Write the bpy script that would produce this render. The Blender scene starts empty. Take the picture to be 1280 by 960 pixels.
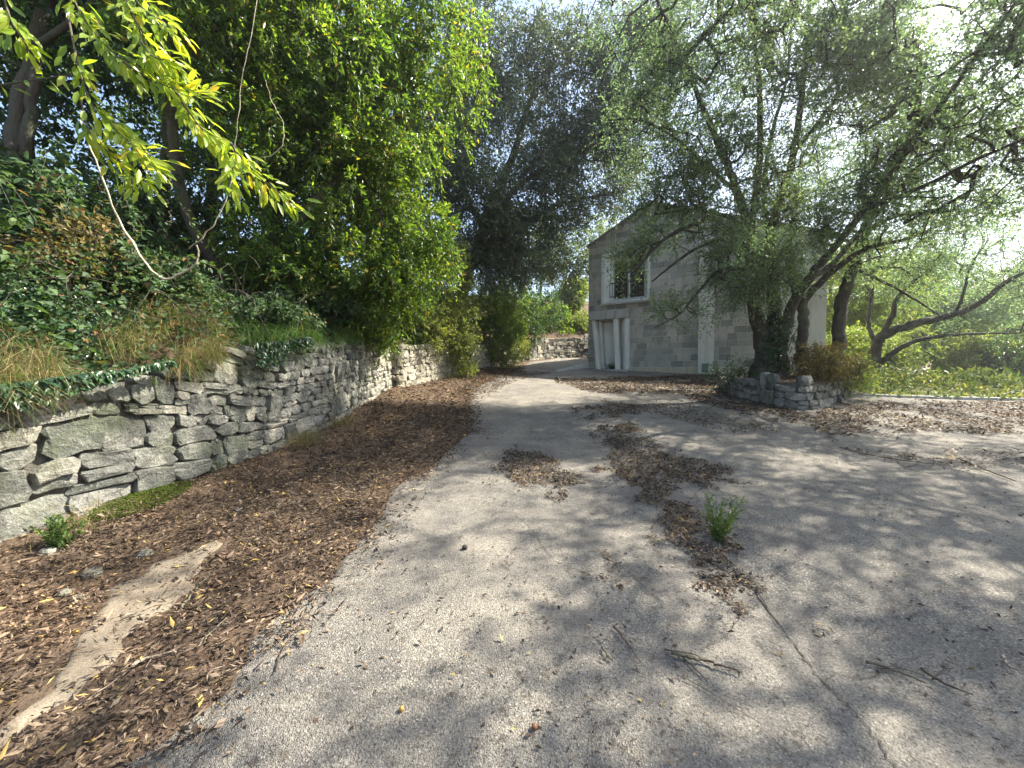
import bpy, math, random
import numpy as np
from mathutils import Vector, noise
from math import radians, sin, cos, pi

SC = bpy.context.scene
COL = SC.collection
rng = np.random.default_rng(7)
random.seed(7)

# ------------------------------------------------------------------ camera, sky, sun, exposure
F = 490.0                      # focal length in photograph pixels (1280 wide)
EYE = 1.55
PITCH = math.atan(16.0 / F)    # the horizon lies 16 px above the centre
cam = bpy.data.cameras.new("camera"); camo = bpy.data.objects.new("camera", cam); COL.objects.link(camo)
cam.sensor_width = 36.0; cam.lens = 36.0 * F / 1280.0
cam.clip_start = 0.05; cam.clip_end = 2000
camo.location = (0, 0, EYE); camo.rotation_euler = (pi / 2 - PITCH, 0, 0)
SC.camera = camo

SUN_EL, SUN_AZ = radians(47), radians(74)     # azimuth measured from +Y (view direction) towards +X
world = bpy.data.worlds.new("World"); SC.world = world; world.use_nodes = True
wn = world.node_tree.nodes; wl = world.node_tree.links
bg = wn["Background"]
sky = wn.new("ShaderNodeTexSky"); sky.sky_type = 'NISHITA'; sky.sun_disc = False
sky.sun_elevation = SUN_EL; sky.sun_rotation = SUN_AZ
sky.air_density = 1.0; sky.dust_density = 2.5; sky.ozone_density = 1.0
wl.new(sky.outputs[0], bg.inputs[0]); bg.inputs[1].default_value = 0.105
sl = bpy.data.lights.new("sun", 'SUN'); sl.energy = 5.0; sl.angle = radians(0.53); sl.color = (1.0, 0.93, 0.80)
so = bpy.data.objects.new("sun", sl); COL.objects.link(so)
sd = Vector((sin(SUN_AZ) * cos(SUN_EL), cos(SUN_AZ) * cos(SUN_EL), sin(SUN_EL)))
so.rotation_euler = sd.to_track_quat('Z', 'Y').to_euler()
vs = SC.view_settings
vs.view_transform = 'Standard'; vs.look = 'None'; vs.gamma = 1.0; vs.exposure = 2.0
SC.cycles.max_bounces = 8; SC.cycles.diffuse_bounces = 4; SC.cycles.transmission_bounces = 4
SC.cycles.use_denoising = True

# ------------------------------------------------------------------ places: terrain and view rays
def smooth(a, b, x):
    t = np.clip((np.asarray(x, float) - a) / (b - a), 0, 1); return t * t * (3 - 2 * t)

def gz(x, y):
    x = np.asarray(x, float); y = np.asarray(y, float)
    left = 0.1 * np.minimum(y, 27) + 0.03 * np.maximum(y - 27, 0)
    right = 0.1 * np.minimum(y, 10.5) + 0.004 * np.maximum(y - 10.5, 0)
    m = smooth(9, 13, x)
    left = np.maximum(left, -2.0); right = np.maximum(right, -2.0)
    u = 0.012 * np.sin(1.7 * x + 0.6 * y) + 0.010 * np.sin(2.9 * y - 1.1 * x + 1.3) + 0.006 * np.sin(5.3 * x + 4.1 * y)
    # soil banked up along the foot of the wall
    bank = 0.0
    return left * (1 - m) + right * m + u + bank

CP, SP = cos(PITCH), sin(PITCH)
def ray(px, py):
    dx = (px - 640) / F; dz = (480 - py) / F
    return Vector((dx, CP + dz * SP, dz * CP - SP))
def P(px, py, Y):
    d = ray(px, py); t = Y / d.y
    return Vector((d.x * t, Y, EYE + d.z * t))
def G(px, py):
    d = ray(px, py); lo, hi = 0.3, 120.0
    t = lo
    while t < hi:
        p = d * t
        if EYE + p.z < float(gz(p.x, p.y)): break
        t += 0.02 + t * 0.004
    return Vector((d.x * t, d.y * t, float(gz(d.x * t, d.y * t))))

# ------------------------------------------------------------------ object helpers
def link(o, parent=None):
    COL.objects.link(o)
    if parent is not None:
        o.parent = parent
        o.matrix_parent_inverse = parent.matrix_basis.inverted()
    return o
def tag(o, label=None, cat=None, group=None, kind=None):
    if label: o["label"] = label
    if cat: o["category"] = cat
    if group: o["group"] = group
    if kind or cat: o["kind"] = kind or "thing"
    return o
def empty(name, loc, label, cat, group=None):
    o = bpy.data.objects.new(name, None); o.location = loc; o.empty_display_size = 0.2
    COL.objects.link(o)
    return tag(o, label, cat, group)
def mesh_obj(name, V, Fc, mat, parent=None, smooth_=False, kind=None):
    """V (n,3) array, Fc = list of arrays of faces (each (m,k))"""
    me = bpy.data.meshes.new(name)
    V = np.asarray(V, np.float32)
    if isinstance(Fc, np.ndarray): Fc = [Fc]
    Fc = [np.asarray(f, np.int32) for f in Fc if len(f)]
    nl = sum(f.size for f in Fc); nf = sum(len(f) for f in Fc)
    me.vertices.add(len(V)); me.vertices.foreach_set("co", V.ravel())
    me.loops.add(nl); me.loops.foreach_set("vertex_index", np.concatenate([f.ravel() for f in Fc]))
    me.polygons.add(nf)
    tot = np.concatenate([np.full(len(f), f.shape[1], np.int32) for f in Fc])
    st = np.concatenate([[0], np.cumsum(tot)[:-1]]).astype(np.int32)
    me.polygons.foreach_set("loop_start", st)
    me.polygons.foreach_set("loop_total", tot)
    if smooth_: me.polygons.foreach_set("use_smooth", np.ones(nf, bool))
    me.update(calc_edges=True); me.validate()
    if mat: me.materials.append(mat)
    o = bpy.data.objects.new(name, me); link(o, parent)
    if kind: o["kind"] = kind
    return o
def pyobj(name, V, Fc, mat, parent=None, smooth_=False, kind=None):
    me = bpy.data.meshes.new(name); me.from_pydata([tuple(v) for v in V], [], Fc); me.update()
    if smooth_: me.polygons.foreach_set("use_smooth", np.ones(len(me.polygons), bool))
    if mat: me.materials.append(mat)
    o = bpy.data.objects.new(name, me); link(o, parent)
    if kind: o["kind"] = kind
    return o

class Bag:
    """collects vertices and faces of several shapes that belong to one piece"""
    def __init__(s): s.v = []; s.f = {}; s.n = 0
    def add(s, V, Fc):
        V = np.asarray(V, float)
        for f in (Fc if isinstance(Fc, list) else [Fc]):
            f = np.asarray(f, int)
            if len(f): s.f.setdefault(f.shape[1], []).append(f + s.n)
        s.v.append(V); s.n += len(V)
    def build(s, name, mat, parent=None, smooth_=False, kind=None):
        return mesh_obj(name, np.concatenate(s.v), [np.concatenate(x) for x in s.f.values()], mat, parent, smooth_, kind)

def nrm(a):
    return a / np.maximum(np.linalg.norm(a, axis=-1, keepdims=True), 1e-9)

def catmull(pts, per=5):
    pts = np.asarray(pts, float)
    p = np.vstack([2 * pts[0] - pts[1], pts, 2 * pts[-1] - pts[-2]])
    out = []
    for i in range(1, len(p) - 2):
        for t in np.linspace(0, 1, per, endpoint=False):
            a, b, c, d = p[i - 1], p[i], p[i + 1], p[i + 2]
            out.append(0.5 * (2 * b + (c - a) * t + (2 * a - 5 * b + 4 * c - d) * t * t + (3 * b - a - 3 * c + d) * t ** 3))
    out.append(pts[-1])
    return np.array(out)

def tube(pts, rad, sides=8, rough=0.0, cap=True):
    pts = np.asarray(pts, float); rad = np.asarray(rad, float)
    n = len(pts)
    T = nrm(np.gradient(pts, axis=0))
    ref = np.array([0.31, 0.17, 0.93]) if abs(T[0][2]) < 0.9 else np.array([1.0, 0.1, 0.0])
    V = np.zeros((n, sides, 3)); U = None
    for i in range(n):
        if U is None: U = np.cross(T[i], ref)
        U = U - T[i] * np.dot(U, T[i]); U /= max(np.linalg.norm(U), 1e-9)
        W = np.cross(T[i], U)
        a = np.arange(sides) / sides * 2 * pi
        r = rad[i] * (1 + rough * (rng.random(sides) - 0.5) * 0.6 + rough * 0.5 * np.sin(a * 3 + i * 0.23))
        V[i] = pts[i] + (np.cos(a) * r)[:, None] * U + (np.sin(a) * r)[:, None] * W
    idx = np.arange(n * sides).reshape(n, sides)
    q = np.stack([idx[:-1], np.roll(idx[:-1], -1, 1), np.roll(idx[1:], -1, 1), idx[1:]], -1).reshape(-1, 4)
    Vf = V.reshape(-1, 3); faces = [q]
    if cap:
        Vf = np.vstack([Vf, pts[0], pts[-1]])
        a = idx[0]; b = idx[-1]
        faces.append(np.concatenate([np.stack([np.roll(a, -1), a, np.full(sides, n * sides)], -1),
                                     np.stack([b, np.roll(b, -1), np.full(sides, n * sides + 1)], -1)]))
    return Vf, faces

def frusta(A, B, ra, rb, sides=3):
    n = len(A); T = nrm(B - A)
    ref = np.where(np.abs(T[:, 2:3]) < 0.9, np.array([[0.0, 0.0, 1.0]]), np.array([[1.0, 0.0, 0.0]]))
    U = nrm(np.cross(T, ref)); W = np.cross(T, U)
    a = np.arange(sides) / sides * 2 * pi
    ring = np.cos(a)[None, :, None] * U[:, None] + np.sin(a)[None, :, None] * W[:, None]
    V = np.concatenate([A[:, None] + ring * np.asarray(ra)[:, None, None], B[:, None] + ring * np.asarray(rb)[:, None, None]], 1)
    base = (np.arange(n) * 2 * sides)[:, None]
    k = np.arange(sides)[None]; k2 = (np.arange(sides)[None] + 1) % sides
    q = np.stack([base + k, base + k2, base + k2 + sides, base + k + sides], -1).reshape(-1, 4)
    return V.reshape(-1, 3), q

def leaves(Pp, D, N, L, W, fold=0.18, curl=0.12):
    """folded lozenge leaves, two triangles each"""
    n = len(Pp); D = nrm(D); S = nrm(np.cross(D, N)); N2 = np.cross(S, D)
    L = np.asarray(L)[:, None]; W = np.asarray(W)[:, None]
    b = Pp; t = Pp + D * L - N2 * curl * L
    l = Pp + D * L * 0.45 + S * W * 0.5 + N2 * fold * W
    r = Pp + D * L * 0.45 - S * W * 0.5 + N2 * fold * W
    V = np.stack([b, r, t, l], 1).reshape(-1, 3)
    o = (np.arange(n) * 4)[:, None]
    Fc = np.concatenate([o + np.array([[0, 1, 2]]), o + np.array([[0, 2, 3]])], 1).reshape(-1, 3)
    return V, Fc

def leaves6(Pp, D, N, L, W, fold=0.15, curl=0.15):
    """broader leaves with rounded shoulders, six triangles each"""
    n = len(Pp); D = nrm(D); S = nrm(np.cross(D, N)); N2 = np.cross(S, D)
    L = np.asarray(L)[:, None]; W = np.asarray(W)[:, None]
    def at(u, w, h): return Pp + D * L * u + S * W * w + N2 * (fold * W * h - curl * L * u * u)
    V = np.stack([at(0, 0, 0), at(.3, -.42, 1), at(.65, -.40, .9), at(1, 0, 0), at(.65, .40, .9), at(.3, .42, 1), at(.5, 0, 0)], 1).reshape(-1, 3)
    o = (np.arange(n) * 7)[:, None]
    tris = [[0, 1, 6], [1, 2, 6], [2, 3, 6], [3, 4, 6], [4, 5, 6], [5, 0, 6]]
    Fc = np.concatenate([o + np.array([t]) for t in tris], 1).reshape(-1, 3)
    return V, Fc

def rdir(n, up=0.0):
    v = rng.normal(size=(n, 3)); v[:, 2] += up
    return nrm(v)

# ------------------------------------------------------------------ materials
def newmat(name):
    m = bpy.data.materials.new(name); m.use_nodes = True
    nt = m.node_tree
    for n in list(nt.nodes): nt.nodes.remove(n)
    out = nt.nodes.new("ShaderNodeOutputMaterial")
    return m, nt, out
def node(nt, typ, **kw):
    n = nt.nodes.new("ShaderNode" + typ)
    for k, v in kw.items():
        if k.startswith("i_"):
            n.inputs[k[2:].replace("_", " ")].default_value = v
        else: setattr(n, k, v)
    return n
def ramp(nt, fac, stops, interp='LINEAR'):
    r = nt.nodes.new("ShaderNodeValToRGB"); r.color_ramp.interpolation = interp
    els = r.color_ramp.elements
    while len(els) > 1: els.remove(els[-1])
    els[0].position = stops[0][0]; els[0].color = (*stops[0][1], 1)
    for p, c in stops[1:]:
        e = els.new(p); e.color = (*c, 1)
    nt.links.new(fac, r.inputs[0]); return r.outputs[0]
def mix(nt, f, a, b, mode='MIX'):
    m = nt.nodes.new("ShaderNodeMix"); m.data_type = 'RGBA'; m.blend_type = mode
    for i, v in ((0, f), (6, a), (7, b)):
        if isinstance(v, (int, float)): m.inputs[i].default_value = v
        elif isinstance(v, tuple): m.inputs[i].default_value = (*v, 1)
        else: nt.links.new(v, m.inputs[i])
    return m.outputs[2]
def objco(nt):
    return node(nt, "TexCoord").outputs["Object"]
def geopos(nt):
    return node(nt, "NewGeometry").outputs["Position"]
def nz(nt, co, scale, detail=4, rough=0.55, dist=0.0):
    n = node(nt, "TexNoise"); n.inputs["Scale"].default_value = scale; n.inputs["Detail"].default_value = detail
    n.inputs["Roughness"].default_value = rough; n.inputs["Distortion"].default_value = dist
    nt.links.new(co, n.inputs["Vector"]); return n.outputs["Fac"]
def bump(nt, h, strength, dist, nrm_in=None):
    b = node(nt, "Bump"); b.inputs["Strength"].default_value = strength; b.inputs["Distance"].default_value = dist
    nt.links.new(h, b.inputs["Height"])
    if nrm_in is not None: nt.links.new(nrm_in, b.inputs["Normal"])
    return b.outputs[0]
def principled(nt, out, col, rough=0.8, normal=None, spec=0.3):
    p = node(nt, "BsdfPrincipled")
    if isinstance(col, tuple): p.inputs["Base Color"].default_value = (*col, 1)
    else: nt.links.new(col, p.inputs["Base Color"])
    if isinstance(rough, (int, float)): p.inputs["Roughness"].default_value = rough
    else: nt.links.new(rough, p.inputs["Roughness"])
    p.inputs["Specular IOR Level"].default_value = spec
    if normal is not None: nt.links.new(normal, p.inputs["Normal"])
    nt.links.new(p.outputs[0], out.inputs[0]); return p

def leaf_mat(name, cols, trans, tcol, rough=0.42, spec=0.45, clump=0.9, single=False):
    """cols: dark, mid, light, odd; random leaf by leaf and drifting clump by clump"""
    m, nt, out = newmat(name)
    rnd = node(nt, "ObjectInfo").outputs["Random"] if single else node(nt, "NewGeometry").outputs["Random Per Island"]
    c = ramp(nt, rnd, [(0.0, cols[0]), (0.45, cols[1]), (0.9, cols[2]), (0.965, cols[2]), (0.975, cols[3]), (1.0, cols[3])])
    n1 = nz(nt, geopos(nt), clump, 2)
    tint = ramp(nt, n1, [(0.3, (0.72, 0.82, 0.80)), (0.7, (1.22, 1.12, 0.85))])
    c = mix(nt, 1.0, c, tint, 'MULTIPLY')
    p = node(nt, "BsdfPrincipled"); nt.links.new(c, p.inputs["Base Color"])
    p.inputs["Roughness"].default_value = rough; p.inputs["Specular IOR Level"].default_value = spec
    t = node(nt, "BsdfTranslucent")
    tc = mix(nt, 1.0, c, tcol, 'MULTIPLY'); nt.links.new(tc, t.inputs[0])
    ms = node(nt, "MixShader"); ms.inputs[0].default_value = trans
    nt.links.new(p.outputs[0], ms.inputs[1]); nt.links.new(t.outputs[0], ms.inputs[2])
    nt.links.new(ms.outputs[0], out.inputs[0]); return m

M = {}
M['laurel'] = leaf_mat("laurel leaf", [(.034, .072, .018), (.075, .138, .028), (.15, .225, .042), (.30, .22, .04)], .47, (2.4, 2.3, .9), .33, .5)
M['bright'] = leaf_mat("thin bright leaf", [(.12, .20, .03), (.20, .29, .04), (.31, .36, .05), (.52, .40, .05)], .50, (2.4, 2.2, .8), .35, .5)
M['brightleaf'] = leaf_mat("thin bright single leaf", [(.12, .20, .03), (.20, .29, .04), (.31, .36, .05), (.52, .40, .05)], .50, (2.4, 2.2, .8), .33, .5, .9, True)
M['holm'] = leaf_mat("grey green small leaf", [(.064, .10, .066), (.11, .158, .102), (.17, .225, .14), (.25, .26, .11)], .52, (1.8, 2.0, 1.25), .42, .45, .6)
M['olive'] = leaf_mat("dark grey green leaf", [(.042, .062, .048), (.070, .098, .075), (.12, .15, .115), (.15, .16, .09)], .34, (1.8, 1.9, 1.0), .45, .45, .5)
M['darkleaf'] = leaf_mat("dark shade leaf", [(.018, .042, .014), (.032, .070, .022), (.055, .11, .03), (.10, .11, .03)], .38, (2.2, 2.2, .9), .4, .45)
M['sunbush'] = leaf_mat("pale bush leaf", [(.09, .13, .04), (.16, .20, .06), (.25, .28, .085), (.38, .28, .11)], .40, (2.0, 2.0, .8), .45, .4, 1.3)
M['lime'] = leaf_mat("yellow green leaf", [(.09, .135, .04), (.135, .185, .055), (.20, .245, .085), (.32, .28, .10)], .45, (1.9, 1.9, .9), .5, .3)
M['bramble'] = leaf_mat("bramble leaf", [(.022, .050, .024), (.042, .082, .038), (.080, .13, .058), (.17, .095, .05)], .30, (2.0, 2.1, .9), .58, .28, 1.6)
M['ivy'] = leaf_mat("ivy leaf", [(.016, .042, .022), (.028, .065, .032), (.05, .10, .05), (.10, .12, .05)], .22, (1.8, 2.0, .9), .33, .5)
M['weed'] = leaf_mat("weed leaf", [(.045, .085, .028), (.07, .125, .038), (.12, .175, .06), (.22, .20, .08)], .3, (1.8, 1.9, .8), .5, .35)
M['drybush'] = leaf_mat("dry bush leaf", [(.055, .060, .030), (.10, .085, .045), (.16, .14, .06), (.22, .11, .06)], .3, (1.8, 1.7, .9), .6, .25)
M['meadow'] = leaf_mat("meadow leaf", [(.040, .066, .028), (.078, .11, .045), (.17, .18, .085), (.34, .29, .15)], .28, (2.0, 2.0, .8), .55, .25, .5)
M['drygrass'] = leaf_mat("dry grass", [(.16, .13, .07), (.26, .21, .12), (.38, .32, .19), (.12, .16, .06)], .3, (1.4, 1.4, 1.0), .7, .2)
M['greengrass'] = leaf_mat("green grass", [(.05, .10, .03), (.08, .15, .04), (.14, .20, .06), (.26, .23, .10)], .35, (1.8, 1.8, .8), .55, .3)
M['litter'] = leaf_mat("fallen brown leaf", [(.018, .013, .011), (.066, .046, .039), (.25, .185, .15), (.40, .29, .11)], .12, (1.4, 1.2, .9), .62, .25, 1.6)

def bark(name, a, b, sc=9):
    m, nt, out = newmat(name); co = geopos(nt)
    mp = node(nt, "Mapping"); mp.inputs["Scale"].default_value = (1, 1, .28); nt.links.new(co, mp.inputs[0])
    n = nz(nt, mp.outputs[0], sc * 3, 6, .65, .6); n2 = nz(nt, co, 3, 3)
    c = mix(nt, n, a, b); c = mix(nt, ramp(nt, n2, [(.45, (0, 0, 0)), (.7, (1, 1, 1))]), c, (.10, .11, .075))
    principled(nt, out, c, .9, bump(nt, n, .9, .03), .15); return m
M['bark'] = bark("dark oak bark", (.022, .018, .015), (.085, .072, .06))
M['barkgrey'] = bark("grey brown bark", (.05, .042, .034), (.17, .145, .115))
M['twig'] = bark("twig bark", (.06, .05, .04), (.16, .13, .10))
M['vine'] = bark("pale vine bark", (.34, .30, .22), (.55, .50, .38))
M['deadwood'] = bark("dead wood", (.055, .04, .03), (.17, .13, .10))
M['palewood'] = bark("weathered pale wood", (.22, .18, .14), (.42, .36, .28))

def road_mat():
    m, nt, out = newmat("worn exposed aggregate"); co = geopos(nt)
    v = node(nt, "TexVoronoi"); v.inputs["Scale"].default_value = 105; nt.links.new(co, v.inputs["Vector"])
    v2 = node(nt, "TexVoronoi"); v2.inputs["Scale"].default_value = 210; nt.links.new(co, v2.inputs["Vector"])
    cell = node(nt, "SeparateColor"); nt.links.new(v.outputs["Color"], cell.inputs[0])
    cell2 = node(nt, "SeparateColor"); nt.links.new(v2.outputs["Color"], cell2.inputs[0])
    stone = ramp(nt, cell.outputs[0], [(0, (.085, .082, .08)), (.4, (.165, .16, .152)), (.75, (.28, .268, .24)), (.90, (.40, .38, .335)), (1, (.60, .57, .51))])
    stone2 = ramp(nt, cell2.outputs[0], [(0, (.06, .058, .055)), (.6, (.17, .165, .155)), (1, (.42, .40, .36))])
    c = mix(nt, .38, stone, stone2)
    gap = ramp(nt, v.outputs["Distance"], [(.30, (1, 1, 1)), (.62, (.42, .40, .37))])
    c = mix(nt, .8, c, gap, 'MULTIPLY')
    big = nz(nt, co, .55, 5, .6, .4); mid = nz(nt, co, 2.6, 6, .65); fine = nz(nt, co, 17, 4, .7); grit = nz(nt, co, 85, 3, .75)
    c = mix(nt, ramp(nt, big, [(.36, (.12, .12, .12)), (.60, (.6, .6, .6))]), c, (.34, .305, .245))      # sandy wear, with cream sunlit patches painted in
    c = mix(nt, ramp(nt, mid, [(.42, (.0, .0, .0)), (.66, (.72, .72, .72))]), c, (.105, .10, .095))   # dark organic stain
    specks = ramp(nt, fine, [(.57, (0, 0, 0)), (.66, (.85, .85, .85))])
    c = mix(nt, specks, c, (.085, .072, .06))
    c = mix(nt, ramp(nt, grit, [(.53, (0, 0, 0)), (.62, (.82, .82, .82))]), c, (.06, .055, .05))
    h = mix(nt, .5, v.outputs["Distance"], v2.outputs["Distance"])
    n1 = bump(nt, h, 1.0, -.010); n2 = bump(nt, mid, .5, .02, n1); n3 = bump(nt, fine, .5, .006, n2)
    principled(nt, out, c, .88, n3, .25); return m
M['road'] = road_mat()

def soil_mat():
    m, nt, out = newmat("leaf mould soil"); co = geopos(nt)
    a = nz(nt, co, 1.3, 5, .6); b = nz(nt, co, 45, 6, .7); d = nz(nt, co, 7, 5, .65)
    c = ramp(nt, b, [(.25, (.030, .020, .014)), (.5, (.085, .058, .040)), (.72, (.19, .14, .10))])
    c = mix(nt, ramp(nt, a, [(.45, (0, 0, 0)), (.7, (.5, .5, .5))]), c, (.13, .10, .07))
    c = mix(nt, ramp(nt, d, [(.6, (0, 0, 0)), (.8, (.6, .6, .6))]), c, (.06, .075, .03))
    principled(nt, out, c, .95, bump(nt, b, 1.0, .015, bump(nt, d, .6, .03)), .1); return m
M['soil'] = soil_mat()
def sand_mat():
    m, nt, out = newmat("washed sandy dirt"); co = geopos(nt)
    a = nz(nt, co, 3, 5, .6); b = nz(nt, co, 120, 4, .7); s = nz(nt, co, 26, 5, .7)
    c = ramp(nt, a, [(.3, (.11, .088, .066)), (.7, (.21, .172, .125))])
    c = mix(nt, .5, c, ramp(nt, b, [(.3, (.09, .075, .06)), (.7, (.34, .295, .225))]))
    c = mix(nt, ramp(nt, s, [(.54, (0, 0, 0)), (.66, (.8, .8, .8))]), c, (.075, .052, .035)); c = mix(nt, ramp(nt, nz(nt, co, 8, 5, .7), [(.48, (0, 0, 0)), (.68, (.7, .7, .7))]), c, (.12, .09, .065))
    principled(nt, out, c, .95, bump(nt, b, .7, .006, bump(nt, s, .5, .01)), .1); return m
M['sand'] = sand_mat()
def grassland_mat():
    m, nt, out = newmat("rough grassland soil"); co = geopos(nt)
    a = nz(nt, co, .8, 5, .6); b = nz(nt, co, 25, 6, .7)
    c = ramp(nt, a, [(.3, (.06, .08, .03)), (.55, (.12, .13, .05)), (.75, (.22, .19, .10))])
    c = mix(nt, .5, c, ramp(nt, b, [(.3, (.03, .04, .02)), (.7, (.2, .2, .1))]))
    principled(nt, out, c, .95, bump(nt, b, .8, .03), .1); return m
M['grassland'] = grassland_mat()

def stone_mat(name, cols, moss=.5, warm=.0):
    m, nt, out = newmat(name); co = geopos(nt)
    oi = node(nt, "ObjectInfo").outputs["Random"]
    base = ramp(nt, oi, [(0, cols[0]), (.35, cols[1]), (.7, cols[2]), (1, cols[3])])
    a = nz(nt, co, 5, 6, .65, .3); b = nz(nt, co, 28, 6, .7); s = nz(nt, co, 75, 3, .6); g = nz(nt, co, 2.2, 4, .6)
    c = mix(nt, .9, base, ramp(nt, a, [(.28, (.40, .40, .40)), (.52, (1, 1, 1)), (.75, (1.4, 1.38, 1.3))]), 'MULTIPLY')
    c = mix(nt, .8, c, ramp(nt, b, [(.3, (.55, .55, .55)), (.7, (1.35, 1.35, 1.33))]), 'MULTIPLY')
    lich = ramp(nt, s, [(.60, (0, 0, 0)), (.68, (.75, .75, .75))]); lich = mix(nt, 1, lich, ramp(nt, a, [(.42, (0, 0, 0)), (.6, (1, 1, 1))]), 'MULTIPLY')
    c = mix(nt, lich, c, (.58, .58, .54))
    dk = ramp(nt, b, [(.56, (0, 0, 0)), (.70, (.8, .8, .8))]); dk = mix(nt, 1, dk, ramp(nt, g, [(.45, (0, 0, 0)), (.6, (1, 1, 1))]), 'MULTIPLY')
    c = mix(nt, dk, c, (.075, .080, .072))
    ck = node(nt, 'TexVoronoi'); ck.feature = 'DISTANCE_TO_EDGE'; ck.inputs['Scale'].default_value = 6.5; wv = nz(nt, co, 9, 4, .6)
    mpv = node(nt, 'VectorMath'); mpv.operation = 'ADD'; nt.links.new(co, mpv.inputs[0]); sc_ = node(nt, 'VectorMath'); sc_.operation = 'SCALE'; sc_.inputs['Scale'].default_value = .22; nt.links.new(wv, sc_.inputs[0]); nt.links.new(sc_.outputs[0], mpv.inputs[1]); nt.links.new(mpv.outputs[0], ck.inputs['Vector'])
    crk = ramp(nt, ck.outputs['Distance'], [(0, (.85, .85, .85)), (.035, (0, 0, 0))]); crk = mix(nt, 1, crk, ramp(nt, g, [(.46, (0, 0, 0)), (.56, (1, 1, 1))]), 'MULTIPLY')
    c = mix(nt, crk, c, (.05, .048, .04))
    ms = ramp(nt, nz(nt, co, 1.6, 5, .7), [(.47, (0, 0, 0)), (.68, (moss, moss, moss))])
    c = mix(nt, ms, c, (.085, .10, .055))
    h = mix(nt, .4, a, b)
    principled(nt, out, c, .9, bump(nt, h, 1.0, .09, bump(nt, s, .6, .008)), .2); return m
M['stone'] = stone_mat("lichened limestone", [(.13, .135, .12), (.20, .20, .18), (.27, .265, .24), (.34, .32, .27)], .75)
M['stonewarm'] = stone_mat("pale warm limestone", [(.26, .24, .19), (.34, .31, .25), (.42, .39, .32), (.48, .44, .36)], .35)
M['stonedark'] = stone_mat("weathered dark limestone", [(.11, .11, .10), (.17, .17, .155), (.24, .235, .215), (.30, .29, .26)], .4)
def core_mat():
    m, nt, out = newmat("packed earth and rubble"); co = geopos(nt); b = nz(nt, co, 30, 5, .7)
    principled(nt, out, ramp(nt, b, [(.3, (.055, .05, .042)), (.7, (.17, .155, .13))]), .95, bump(nt, b, 1, .03), .1); return m
M['core'] = core_mat()

def block_mat():
    m, nt, out = newmat("sawn limestone block"); co = geopos(nt)
    oi = node(nt, "ObjectInfo").outputs["Random"]
    base = ramp(nt, oi, [(0, (.22, .225, .21)), (.14, (.29, .29, .27)), (.30, (.37, .365, .33)), (.65, (.43, .42, .38)), (.9, (.47, .45, .405)), (1, (.51, .49, .45))])
    a = nz(nt, co, 2.2, 5, .6); b = nz(nt, co, 24, 6, .7)
    c = mix(nt, .8, base, ramp(nt, a, [(.3, (.74, .75, .73)), (.7, (1.14, 1.12, 1.08))]), 'MULTIPLY')
    c = mix(nt, .7, c, ramp(nt, b, [(.3, (.78, .78, .78)), (.7, (1.16, 1.16, 1.16))]), 'MULTIPLY')
    mp = node(nt, "Mapping"); mp.inputs["Scale"].default_value = (3.5, 3.5, .35); nt.links.new(co, mp.inputs[0])
    st = ramp(nt, nz(nt, mp.outputs[0], 1.6, 4, .6), [(.50, (0, 0, 0)), (.72, (.55, .55, .55))])
    c = mix(nt, st, c, (.22, .215, .195))
    principled(nt, out, c, .88, bump(nt, b, .4, .01), .2); return m
M['block'] = block_mat()
def plaster_mat(name, col, stain=.5, stc=(.22, .21, .185)):
    m, nt, out = newmat(name); co = geopos(nt)
    a = nz(nt, co, 1.4, 5, .6); b = nz(nt, co, 40, 4, .6)
    c = mix(nt, .7, col, ramp(nt, a, [(.3, (.80, .80, .78)), (.7, (1.1, 1.1, 1.08))]), 'MULTIPLY')
    mp = node(nt, "Mapping"); mp.inputs["Scale"].default_value = (6, 6, .45); nt.links.new(co, mp.inputs[0])
    st = ramp(nt, nz(nt, mp.outputs[0], 1.4, 5, .65), [(.50, (0, 0, 0)), (.74, (stain, stain, stain))])
    c = mix(nt, st, c, stc)
    principled(nt, out, c, .85, bump(nt, b, .3, .008), .2); return m
M['plaster'] = plaster_mat("weathered white render", (.62, .62, .57), .45)
M['mortar'] = plaster_mat("pale mortar", (.58, .57, .52), .3)
M['concrete'] = plaster_mat("stained cast concrete", (.44, .43, .40), .75, (.13, .125, .11))
M['cream'] = plaster_mat("cream plinth render", (.50, .46, .36), .6)
M['whitepaint'] = plaster_mat("old white paint", (.70, .71, .68), .3)
def flat(name, col, rough=.5, spec=.4, metal=0):
    m, nt, out = newmat(name); co = geopos(nt); n = nz(nt, co, 20, 4)
    c = mix(nt, .35, col, ramp(nt, n, [(.3, (.6, .6, .6)), (.7, (1.3, 1.3, 1.3))]), 'MULTIPLY')
    p = principled(nt, out, c, rough, None, spec); p.inputs["Metallic"].default_value = metal; return m
M['iron'] = flat("black iron", (.025, .025, .028), .45)
M['glass'] = flat("dark window glass", (.012, .014, .014), .06, .8)
M['roof'] = flat("grey roof sheet", (.26, .25, .23), .7)
M['ventgreen'] = flat("green grey vent cover", (.16, .22, .19), .6)
M['brownnut'] = flat("brown gall", (.16, .065, .03), .5)
M['darknut'] = flat("dark cone", (.03, .024, .02), .7)
M['yellownut'] = flat("ochre fruit", (.38, .21, .05), .5)
M['moss'] = leaf_mat("moss", [(.045, .075, .015), (.07, .10, .02), (.10, .13, .03), (.14, .15, .04)], .25, (1.5, 1.5, .8), .8, .1)
M['crack'] = M['core']

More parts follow.
